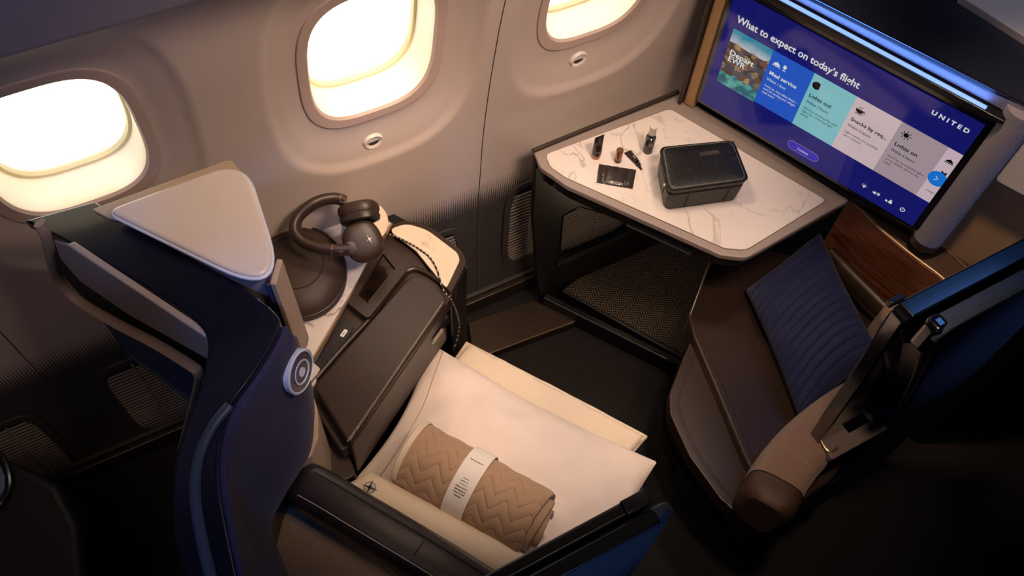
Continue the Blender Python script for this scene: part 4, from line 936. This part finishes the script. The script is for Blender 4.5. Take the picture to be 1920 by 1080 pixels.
# curved glossy front frame sweeping to the floor
fi = [(1664, 640, .33), (1640, 790, .33), (1588, 850, .32), (1520, 905, .31), (1455, 965, .30), (1412, 1012, .29)]
fo = [(1738, 640, .262), (1700, 730, .262), (1632, 840, .262), (1560, 905, .262), (1480, 975, .262), (1410, 1040, .258)]
fi_ = spline([PP(u, v, (0, y, 0), (0, 1, 0)) for u, v, y in fi], 8); fo_ = spline([PP(u, v, (0, y, 0), (0, 1, 0)) for u, v, y in fo], 8)
MB().loft([[a_, b_, b_ + V((.035, .0, 0)), a_ + V((.035, 0, 0))] for a_, b_ in zip(fi_, fo_)]).build('front_frame', 'gloss_black', rs, bevel=.004)
MB().tube([p + V((.002, -.003, 0)) for p in fo_], .0035, 8).build('frame_edge', 'shell_gloss', rs)
MB().tube(fi_, .002, 8).build('frame_trim', 'champ_dark', rs)
# outer shell
topz = PY(1790, 604, Y2).z; xo = PY(1772, 606, Y2).x
fr_ = [PY(u, v, Y2) for u, v in ((1762, 660), (1718, 740), (1650, 840), (1575, 915))]
fr_ = [p for p in fr_ if p.z > .08] + [V((1.045, Y2, .02))]
op_ = [V((xo + .02, Y2, topz)), V((xo, Y2, topz - .03))] + fr_ + [V((1.455, Y2, .02)), V((1.43, Y2, .5)), V((1.385, Y2, topz))]
MB().prism(fillet(op_, .01, 3), (0, .024, 0)).build('outer_panel', 'shell_tex', rs, bevel=.006, seg=4)
cp_ = spline([V((xo, Y2 - .003, topz - .02)), V((xo + .03, Y2 - .003, topz + .004)), V((1.2, Y2 - .003, topz + .006)), V((1.385, Y2 - .003, topz + .006))], 8)
MB().tube(cp_, .007, 8, .008).build('outer_cap', 'shell_blue', rs)
MB().box(V((xo + .010, Y2 + .010, topz - .030)), ((1, 0, 0), (0, 1, 0), Z), (.034, .036, .075)).build('front_post', 'gloss_black', rs, bevel=.012, seg=5)

# dark neighbouring unit low down on the aisle side
nb = thing('aisle_monument', 'black low unit with two ridges beyond the privacy shell', 'unit', PZ(1850, 775, 0))
a_, b_ = PZ(1660, 748, 0.001), PZ(2150, 800, 0.001); d = (b_ - a_).normalized(); nn = d.cross(Z)
def NP(u, v): return PP(u, v, a_, nn)
MB().prism([a_, b_, b_ + Z * .9, a_ + Z * .9], -nn * .04 if nn.dot(CAM - a_) > 0 else nn * .04).build('panel', 'black', nb, bevel=.003)
fo2 = nn * (.004 if nn.dot(CAM - a_) > 0 else -.004)
MB().tube([NP(1815, 758) + fo2, NP(1850, 762) + fo2, NP(2000, 785) + fo2], .004, 8).build('ridge', 'shell_blue', nb)
MB().tube([NP(1768, 800) + fo2, NP(1800, 806) + fo2, NP(2000, 842) + fo2], .004, 8).build('ridge', 'shell_blue', nb)

# ================================================================== MAIN SEAT AND ITS SHELL
sh = thing('seat_shell', 'glossy dark blue shell curving around the main seat at left', 'partition', PZ(330, 1000, 0))
ZS = 1.20
cap_px = [(46, 413), (178, 377), (300, 450), (400, 508), (480, 556), (515, 585), (526, 607), (514, 640), (472, 705), (432, 762), (412, 830), (408, 895), (418, 970), (445, 1100), (352, 1100), (330, 1020), (323, 950), (328, 866), (353, 787), (378, 720), (387, 673), (383, 622), (326, 572), (216, 504), (106, 442)]
rr_ = [.004, .004, 0, 0, .01, .01, .01, .01] + [.0] * 17
cappts = ZP(cap_px, ZS)
def smooth_poly(pts, keep):   # spline through runs, sharp at kept corners
    out = []; N = len(pts); ks = sorted(keep)
    for a_, b_ in zip(ks, ks[1:] + [ks[0] + N]):
        run = [pts[i % N] for i in range(a_, b_ + 1)]; s_ = spline(run, 5); out += s_[:-1]
    return out
cp2 = smooth_poly(cappts, [0, 1, 13, 14])
MB().prism(cp2, (0, 0, -.022)).build('shell_cap', 'shell_gloss', sh, bevel=.008, seg=5)
# raised ridge on the wing
rd = spline([PZ(u, v, ZS + .002) for u, v in ((430, 760), (398, 800), (372, 860), (366, 930), (378, 1010), (400, 1100))], 6)
MB().tube(rd, .008, 10, .006).build('wing_ridge', 'shell_blue', sh)
# body of the wing below the cap
cen_i = [PZ(u, v, ZS) for u, v in ((505, 600), (500, 640), (460, 700), (422, 765), (402, 830), (398, 900), (408, 975), (435, 1100), (362, 1100), (340, 1020), (334, 950), (338, 870), (362, 795), (388, 725), (400, 680), (398, 640), (440, 590))]
MB().prism([p - Z * .03 for p in cen_i], (0, 0, -1.0)).build('shell_body', 'black_satin', sh, bevel=.004)
# rear face panels under the cap (seen from behind)
r0, r1 = PZ(60, 425, ZS), PZ(386, 640, ZS); rd_ = (r1 - r0).normalized(); rn = rd_.cross(Z)
if rn.dot(CAM - r0) < 0: rn = -rn
def RP(u, v, o=0.0): return PP(u, v, r0 + rn * o, rn)
def rplate(name, px, o, th, mat, r=.004, bev=.003): return MB().prism(fillet([RP(u, v, o) for u, v in px], r), -rn * th).build(name, mat, sh, bevel=bev)
rplate('rear_recess', [(72, 428), (388, 640), (392, 690), (376, 715), (330, 680), (240, 628), (165, 570), (110, 510), (86, 460)], -.022, .012, 'black', .005)
rplate('grey_band', [(100, 452), (130, 462), (385, 632), (392, 662), (389, 674), (240, 590), (150, 528), (112, 485)], -.006, .012, plain('band_grey', '#9a8d86', .4), .004)
ed = spline([RP(u, v, .0) for u, v in ((74, 418), (86, 440), (95, 480), (110, 525), (150, 566), (215, 605), (290, 644), (355, 684), (372, 700), (370, 722), (352, 790), (338, 840))], 8)
MB().tube(ed, .006, 10, .010, up=rn).build('champagne_edge', 'beige_panel', sh)
wl = [RP(u, v, -.03) for u, v in ((150, 548), (200, 584), (372, 690), (364, 762), (300, 712), (245, 672))]
MB().prism(wl, -rn * .01).build('lower_fairing', plain('fairing_blue_lit', '#3c4a70', .35), sh, bevel=.003)  # blue light on the fairing is put into its base colour
MB().tube([RP(u, v, -.028) for u, v in ((243, 666), (300, 708), (364, 756))], .003, 6).build('fairing_lip', 'shell_blue', sh)
# champagne edged wall side plate and pale triangular lid
lid = thing('storage_cabinet', 'corner storage cabinet with pale triangular lid by the headphones', 'cabinet', PZ(450, 560, 0))
MB().prism(fillet(ZP([(170, 392), (432, 297), (444, 312), (470, 350), (440, 430), (205, 410)], ZS + .004), [.004, .012, .01, .01, .01, .01]), (0, 0, -.03)).build('back_plate', 'beige_panel', lid, bevel=.003)
lid_px = [(200, 395), (452, 303), (536, 545), (470, 550)]
lp_ = fillet(ZP([(198, 393), (456, 297), (540, 560)], ZS + .030), [.012, .055, .050], 10)
MB().prism(lp_, (0, 0, -.016)).build('lid', 'silver', lid, bevel=.006, seg=4)
lc_ = sum(lp_, V()) / len(lp_)
MB().tube([p - Z * .010 for p in lp_], .0035, 8, closed=True).build('lid_edge', 'silver_edge', lid)
bp_ = [lc_ + (p - lc_) * .90 - Z * .016 for p in lp_]
MB().prism(bp_, (0, 0, -.52)).build('body', plain('cabinet_silver', '#7d7a86', .35, coat=.2), lid, bevel=.004)
dt0, dt1 = PZ(530, 490, ZS + .01), PZ(517, 532, ZS + .01); dd = (dt0 - dt1).normalized(); dnn = dd.cross(Z)
if dnn.dot(CAM - dt0) < 0: dnn = -dnn
dq = [PP(u, v, dt0, dnn) for u, v in ((530, 486), (580, 632), (578, 646), (569, 663), (558, 650), (517, 533))]
dr = MB().prism(fillet(dq, [.003, .012, .01, .008, .008, .003]), -dnn * .010).build('door', 'beige_panel', lid, bevel=.003)
nq = [PP(u, v, dt0 - dnn * .012, dnn) for u, v in ((505, 535), (517, 530), (562, 655), (556, 668), (545, 640))]
MB().prism(nq, -dnn * .008).build('door_edge', plain('edge_navy', '#3a3f66', .5), lid, bevel=.002)
# the seat itself
seat = thing('airline_seat', 'reclining main seat with navy headrest and leather backrest at the lower left', 'seat', PZ(620, 960, 0))
tp_ = [(527, 612, 1.185), (508, 655, 1.185), (470, 712, 1.185), (436, 768, 1.185), (414, 832, 1.185), (410, 895, 1.185), (420, 975, 1.185), (448, 1110, 1.185)]
mdp = [(540, 628, 1.16), (545, 690, 1.10), (535, 745, 1.06), (510, 800, 1.05), (480, 860, 1.05), (455, 930, 1.05), (452, 1000, 1.06), (490, 1120, 1.06)]
btp = [(547, 640, 1.10), (566, 700, 1.02), (576, 745, .98), (577, 790, .95), (566, 850, .92), (520, 925, .90), (497, 1000, .90), (545, 1120, .90)]
lwp = [(550, 660, 1.0), (566, 705, .9), (574, 745, .84), (574, 790, .80), (562, 850, .78), (518, 930, .76), (490, 1000, .74), (530, 1120, .72)]
R_ = [spline([PZ(*q) for q in row], 7) for row in (tp_, mdp, btp, lwp)]
ring_ = []
for k in range(len(R_[0])):
    col_ = spline([R_[0][k], R_[1][k], R_[2][k], R_[3][k]], 6)
    ring_.append([p + V((1, 0, 0)) * (.004 * noise.noise(p * 9)) for p in col_])
m_ = MB(); m_.loft(ring_, caps=False, closed=False); m_.build('headrest_lining', 'navy_velvet', seat, solid=.02)
# round badge on the headrest
bc = PZ(546, 693, 1.10); bn = (RW @ V((.94, .16, -.27))).normalized(); bc = bc + bn * .012
hi2 = (V((0, 0, 1)) - bn * bn.z).normalized()
bdg = MB().lathe([(.036, -.012), (.037, .003), (.033, .007), (.0, .007)], bc, bn, 48).build('badge', plain('badge_navy', '#1d1d38', .4, coat=.4), seat)
bdg['label'] = 'round silver ringed badge'
MB().lathe([(.0375, -.004), (.0385, .006), (.0355, .008), (.0348, .0065)], bc, bn, 48).build('badge_rim', 'silver_edge', seat)
MB().lathe([(.021, .006), (.0215, .0085), (.0190, .0085), (.0185, .006)], bc, bn, 40).build('badge_ring', 'silver_edge', seat)
MB().lathe([(.008, .006), (.008, .009), (0, .0095)], bc, bn, 24).build('badge_dot', 'silver_edge', seat)
# pale side trim beside the headrest
st2 = ZP([(552, 660), (574, 700), (596, 770), (597, 820), (583, 855), (560, 872), (540, 860), (548, 760)], .80)
MB().prism(fillet(st2, .012), (0, 0, -.25)).build('side_trim', 'beige_panel', seat, bevel=.006)
# leather backrest
bk = spline([PZ(542, 902, .74), PZ(590, 922, .74), PZ(696, 985, .74), PZ(820, 1060, .735), PZ(960, 1150, .73)], 8)
ns = len(bk)
tp = [min(1, .30 + .70 * math.sin(min(1, (k + .2) / 7) * math.pi / 2)) for k in range(ns)]
MB().loft(sweep(bk, [.046 * t for t in tp], [.044 * t for t in tp], 2.7, 36)).build('backrest', 'plum_leather', seat)
bdir = (bk[-1] - bk[4]).normalized(); bnn = bdir.cross(Z); bnn = bnn if bnn.dot(CAM - bk[4]) > 0 else -bnn
low = [[p + bnn * .036 - Z * .01, p - bnn * .036 - Z * .01, p - bnn * .03 - Z * .26, p + bnn * .05 - Z * .26] for p in bk[4:]]
MB().loft(low).build('backrest_body', 'plum_leather', seat, bevel=.006)
for off_, mt in ((.029, 'thread'), (-.022, 'thread_dark')):
    pth = [p + bnn * off_ + Z * (.0425 if abs(off_) < .025 else .0395) for p in bk[7:]]
    MB().tube(pth, .0009, 5).build('backrest_stitching', mt, seat)
q0 = bk[len(bk) // 2 + 6]; MB().tube([q0 + bnn * (.043 * math.cos(a_)) + Z * (.0455 * math.sin(a_)) for a_ in [math.pi * i / 14 for i in range(15)]], .0012, 5).build('backrest_seam', 'thread_dark', seat)
fb = ZP([(492, 945), (505, 928), (530, 922), (560, 938), (620, 985), (700, 1040), (800, 1110), (560, 1130), (505, 1030), (488, 985)], .70)
MB().prism(fillet(fb, .015), (0, 0, -.3)).build('fabric_panel', 'ribbed', seat, bevel=.018, seg=5, angle=80)
# seat cushion and base
scx = [V(p) for p in ((.18, .73, .42), (.46, .92, .42), (.56, .86, .42), (.72, .46, .42), (.68, .335, .42), (.30, .335, .42))]
MB().prism(scx, (0, 0, -.12)).build('seat_cushion', 'plum_leather', seat, bevel=.02, seg=4)
MB().prism([p * 1.0 - Z * .13 for p in [sum(scx, V()) / 6 + (q - sum(scx, V()) / 6) * .85 for q in scx]], (0, 0, -.265)).build('seat_base', 'black', seat, bevel=.004)

# ================================================================== BEDDING
A_, B_, D_ = PZ(803, 640, .50), PZ(1232, 866, .50), PZ(668, 897, .50)
C_ = B_ + (D_ - A_)
bpw = cloth('bed_pillow', [A_, B_, C_, D_], .15, 'cotton', None, 150, 110, 2.1, .55, .016, 6, None, .045, 1.0)
tag(bpw, 'large cream cotton pillow lying on the main seat', 'pillow')
# its flange seam
n_ = Z
def pil(u, v):
    uu = u + .045 * math.sin(math.pi * v) * (1 - 2 * u); vv = v + .045 * math.sin(math.pi * u) * (1 - 2 * v); P = (A_ * (1 - uu) + B_ * uu) * (1 - vv) + (D_ * (1 - uu) + C_ * uu) * vv
    e = (max(0, 1 - abs(2 * u - 1) ** 2.1) * max(0, 1 - abs(2 * v - 1) ** 2.1)) ** .55
    return P + Z * (.075 * e + .0005 + .016 * noise.fractal(V((P.x * 6 + 1, P.y * 6, P.z * 6 + 1)), 1.0, 2.0, 3) * min(1, e * 3))
sm = MB().tube([pil(.075, k / 40) for k in range(1, 40)], .0011, 6).build('pillow_seam', 'seam', bpw)
# folded duvet beyond the pillow
dv = thing('folded_duvet', 'folded cream duvet sticking out beyond the large pillow', 'duvet', PZ(1040, 760, .40))
for k, (dz, th_, ins) in enumerate(((.425, .030, 0), (.450, .026, 5))):
    cloth('fold', [PZ(874 + ins, 640 + ins, dz), PZ(1216 - ins * 2, 818, dz), PZ(1110, 925, dz), PZ(800, 760, dz)], th_, 'cotton_warm', dv, 140, 40, 7, .4, .007, 11, None, -.006, 2.0 + k)
# lumbar pillow
lpw = cloth('lumbar_pillow', [PZ(612, 922, .60), PZ(960, 1120, .60), PZ(1022, 1062, .60), PZ(690, 884, .60)], .115, 'cotton_warm', None, 100, 50, 2.4, .42, .006, 10, None, .02, 5.0)
tag(lpw, 'long cream pillow embroidered with a navy compass star', 'pillow')
ec = PZ(693, 914, .654); r_ = .0115
def lz(P):   # height of the lumbar pillow top under a point
    return V((P.x, P.y, P.z))
emb = MB(); emb.tube([ec + RT * (r_ * math.cos(t)) + FW * (r_ * math.sin(t)) for t in [2 * math.pi * k / 40 for k in range(40)]], .0007, 5, closed=True)
emb.build('embroidered_ring', 'navy_print', lpw)
emb = MB()
for k in range(4):
    an = k * math.pi / 2 - .35; dr_ = RT * math.cos(an) + FW * math.sin(an); pr = Z.cross(dr_); ln = .019
    emb.prism([ec + pr * .0024, ec + dr_ * ln, ec - pr * .0024], Z * .0008)
emb.build('embroidered_star', 'navy_print', lpw, smooth=False)
# rolled quilted blanket
rb0, rb1 = PZ(770, 848, .632), PZ(1000, 976, .632); rax = (rb1 - rb0).normalized(); rs_ = rax.cross(Z).normalized(); RL = (rb1 - rb0).length; RR = .066
rbk = thing('rolled_blanket', 'rolled beige quilted blanket with paper band lying on the pillows', 'blanket', (rb0 + rb1) / 2 - Z * RR)
def quilt(L_, a_):     # chevron stitching valleys
    s_ = a_ * RR; zz = abs((L_ / .052) % 1.0 - .5) * 2; ph = (s_ / .030 + zz * 1.05) % 1.0
    d_ = min(ph, 1 - ph); e_ = min(abs((L_ / .052) % .5), .5 - abs((L_ / .052) % .5)); return -.0050 * math.exp(-(d_ / .08) ** 2) + .002 * noise.noise(V((L_ * 30, s_ * 30, 2.0)))
m_ = MB()
turns, na = 3.0, 300
def rollpt(u, k):
    a_ = k * turns * 2 * math.pi; kt = k * turns; rad = RR * (1 - .05 * kt - .20 * max(0, kt - 1.0)); 
    rad *= 1 + .006 * math.sin(3 * a_ + 1)
    L_ = u * RL; q_ = quilt(L_, a_) if k * turns < 1.02 else .001 * noise.noise(V((L_ * 30, a_ * 3, 5)))
    end = (1 - max(0, (u - .97) / .03) ** 2 * .06) * (1 - max(0, (.03 - u) / .03) ** 2 * .03)
    pinch = 1 - .012 * math.exp(-((u - .49) / .09) ** 2)
    rr3 = (rad + q_) * end * pinch
    th = math.radians(205) + a_
    uu_ = max(0, (u - .86) / .14); return rb0 + rax * (L_ + (.011 * kt + .004 * math.sin(a_ * 1.3)) * uu_ * uu_) + rs_ * (rr3 * math.cos(th) * 1.05) + Z * (rr3 * math.sin(th) * .96)
m_.grid(lambda u, k: rollpt(u, k), 170, na)
m_.build('roll', plain('blanket_tan', '#a8896c', .9, sheen=.3, var=.08, nscale=40), rbk, solid=.010, fix=False)
m_ = MB(); m_.grid(lambda u, k: rb0 + rax * (RL * (.0 + .045 * u) - .003) + rs_ * ((RR + .004) * 1.05 * math.cos(k * 5.6 + .2)) + Z * ((RR + .004) * .96 * math.sin(k * 5.6 + .2)), 4, 60)
m_.build('binding', 'cotton_warm', rbk, solid=.003)
bw = .048
def bandp(u, k): a_ = k * 2 * math.pi; return rb0 + rax * (RL * .49 - bw / 2 + bw * u) + rs_ * ((RR + .0075) * 1.05 * math.cos(a_)) + Z * ((RR + .0075) * .96 * math.sin(a_))
m_ = MB(); m_.grid(bandp, 4, 90); band = m_.build('paper_band', 'paper', rbk, solid=.0008)
def band_text(s_, ang, size, bold, width=None):
    a_ = math.radians(ang); nrm = rs_ * math.cos(a_) + Z * math.sin(a_); org = rb0 + rax * (RL * .49) + rs_ * ((RR + .0082) * 1.05 * math.cos(a_)) + Z * ((RR + .0082) * .96 * math.sin(a_))
    rt = -rax; upv = nrm.cross(rt); w_ = width or .028
    return text_mesh(s_, size, org - rt * w_ * .5, rt, upv, 'band_lettering', 'foil', band, bold, w_)
for k, (s_, b_, w_) in enumerate((('Who knew', 0, .016), ('plastic bottles', 0, .024), ('could be this', 0, .024), ('comfortable?', 0, .026), ('This blanket is made', 0, .018), ('with recycled', 0, .016), ('materials', 0, .012))):
    band_text(s_, 52 + 4.6 * k, .0050 if k < 4 else .003, b_, w_)
band_text('UNITED POLARIS', 112, .0042, 0, .030)

# ================================================================== AISLE SIDE PARTITION at the seat
pt = thing('aisle_partition', 'low blue aisle partition with rounded end beside the cream pillow', 'partition', PZ(1200, 1060, 0))
ZA = .95; ya = .262
x1 = PZ(1282, 968, ZA).x
prof = [V((-.45, ya, ZA)), V((x1 - .02, ya, ZA)), V((x1, ya, ZA - .02)), V((x1 - .005, ya, .62)), V((x1 - .06, ya, .05)), V((-.45, ya, .05))]
MB().prism(fillet(prof, [0, .03, .02, .03, .02, 0]), (0, .022, 0)).build('outer_shell', 'shell_blue', pt, bevel=.007, seg=4)
x2 = PZ(1232, 935, ZA + .01).x
prof2 = [V((-.45, ya + .026, ZA + .006)), V((x2 - .01, ya + .026, ZA + .006)), V((x2, ya + .026, ZA - .03)), V((x2 - .01, ya + .026, .05)), V((-.45, ya + .026, .05))]
MB().prism(fillet(prof2, [0, .02, .02, .02, 0]), (0, .026, 0)).build('inner_panel', 'black_satin', pt, bevel=.006, seg=4)
MB().box(V((x1 - .30, ya + .005, ZA + .001)), ((1, 0, 0), (0, 1, 0), Z), (.52, .026, .010)).build('top_rail', 'black_satin', pt, bevel=.004)
MB().box(V((x2 - .035, ya + .039, ZA + .008)), ((1, 0, 0), (0, 1, 0), Z), (.05, .027, .008)).build('end_cap', 'black_satin', pt, bevel=.003)

# seat of the row behind, at the far left edge
rbs = thing('seat_shell', 'black rounded shell of the next seat at the lower left edge', 'seat', PZ(40, 1000, 0))
m_ = MB().prism(fillet(ZP([(-260, 840), (-30, 845), (40, 868), (110, 905), (150, 980), (165, 1110), (-260, 1200)], .62), .03), (0, 0, -.6)); m_.build('shell', 'black', rbs, bevel=.02, seg=4)
MB().tube(spline(ZP([(-30, 846), (0, 852), (14, 880), (18, 912), (6, 940), (-20, 960)], .63), 6), .006, 8).build('shell_rim', 'shell_gloss', rbs)
MB().prism(fillet(ZP([(-40, 860), (-4, 864), (8, 890), (8, 915), (-4, 934), (-40, 950)], .628), .01), (0, 0, -.01)).build('glossy_panel', plain('panel_blue', '#5a6a88', .2), rbs, bevel=.002)
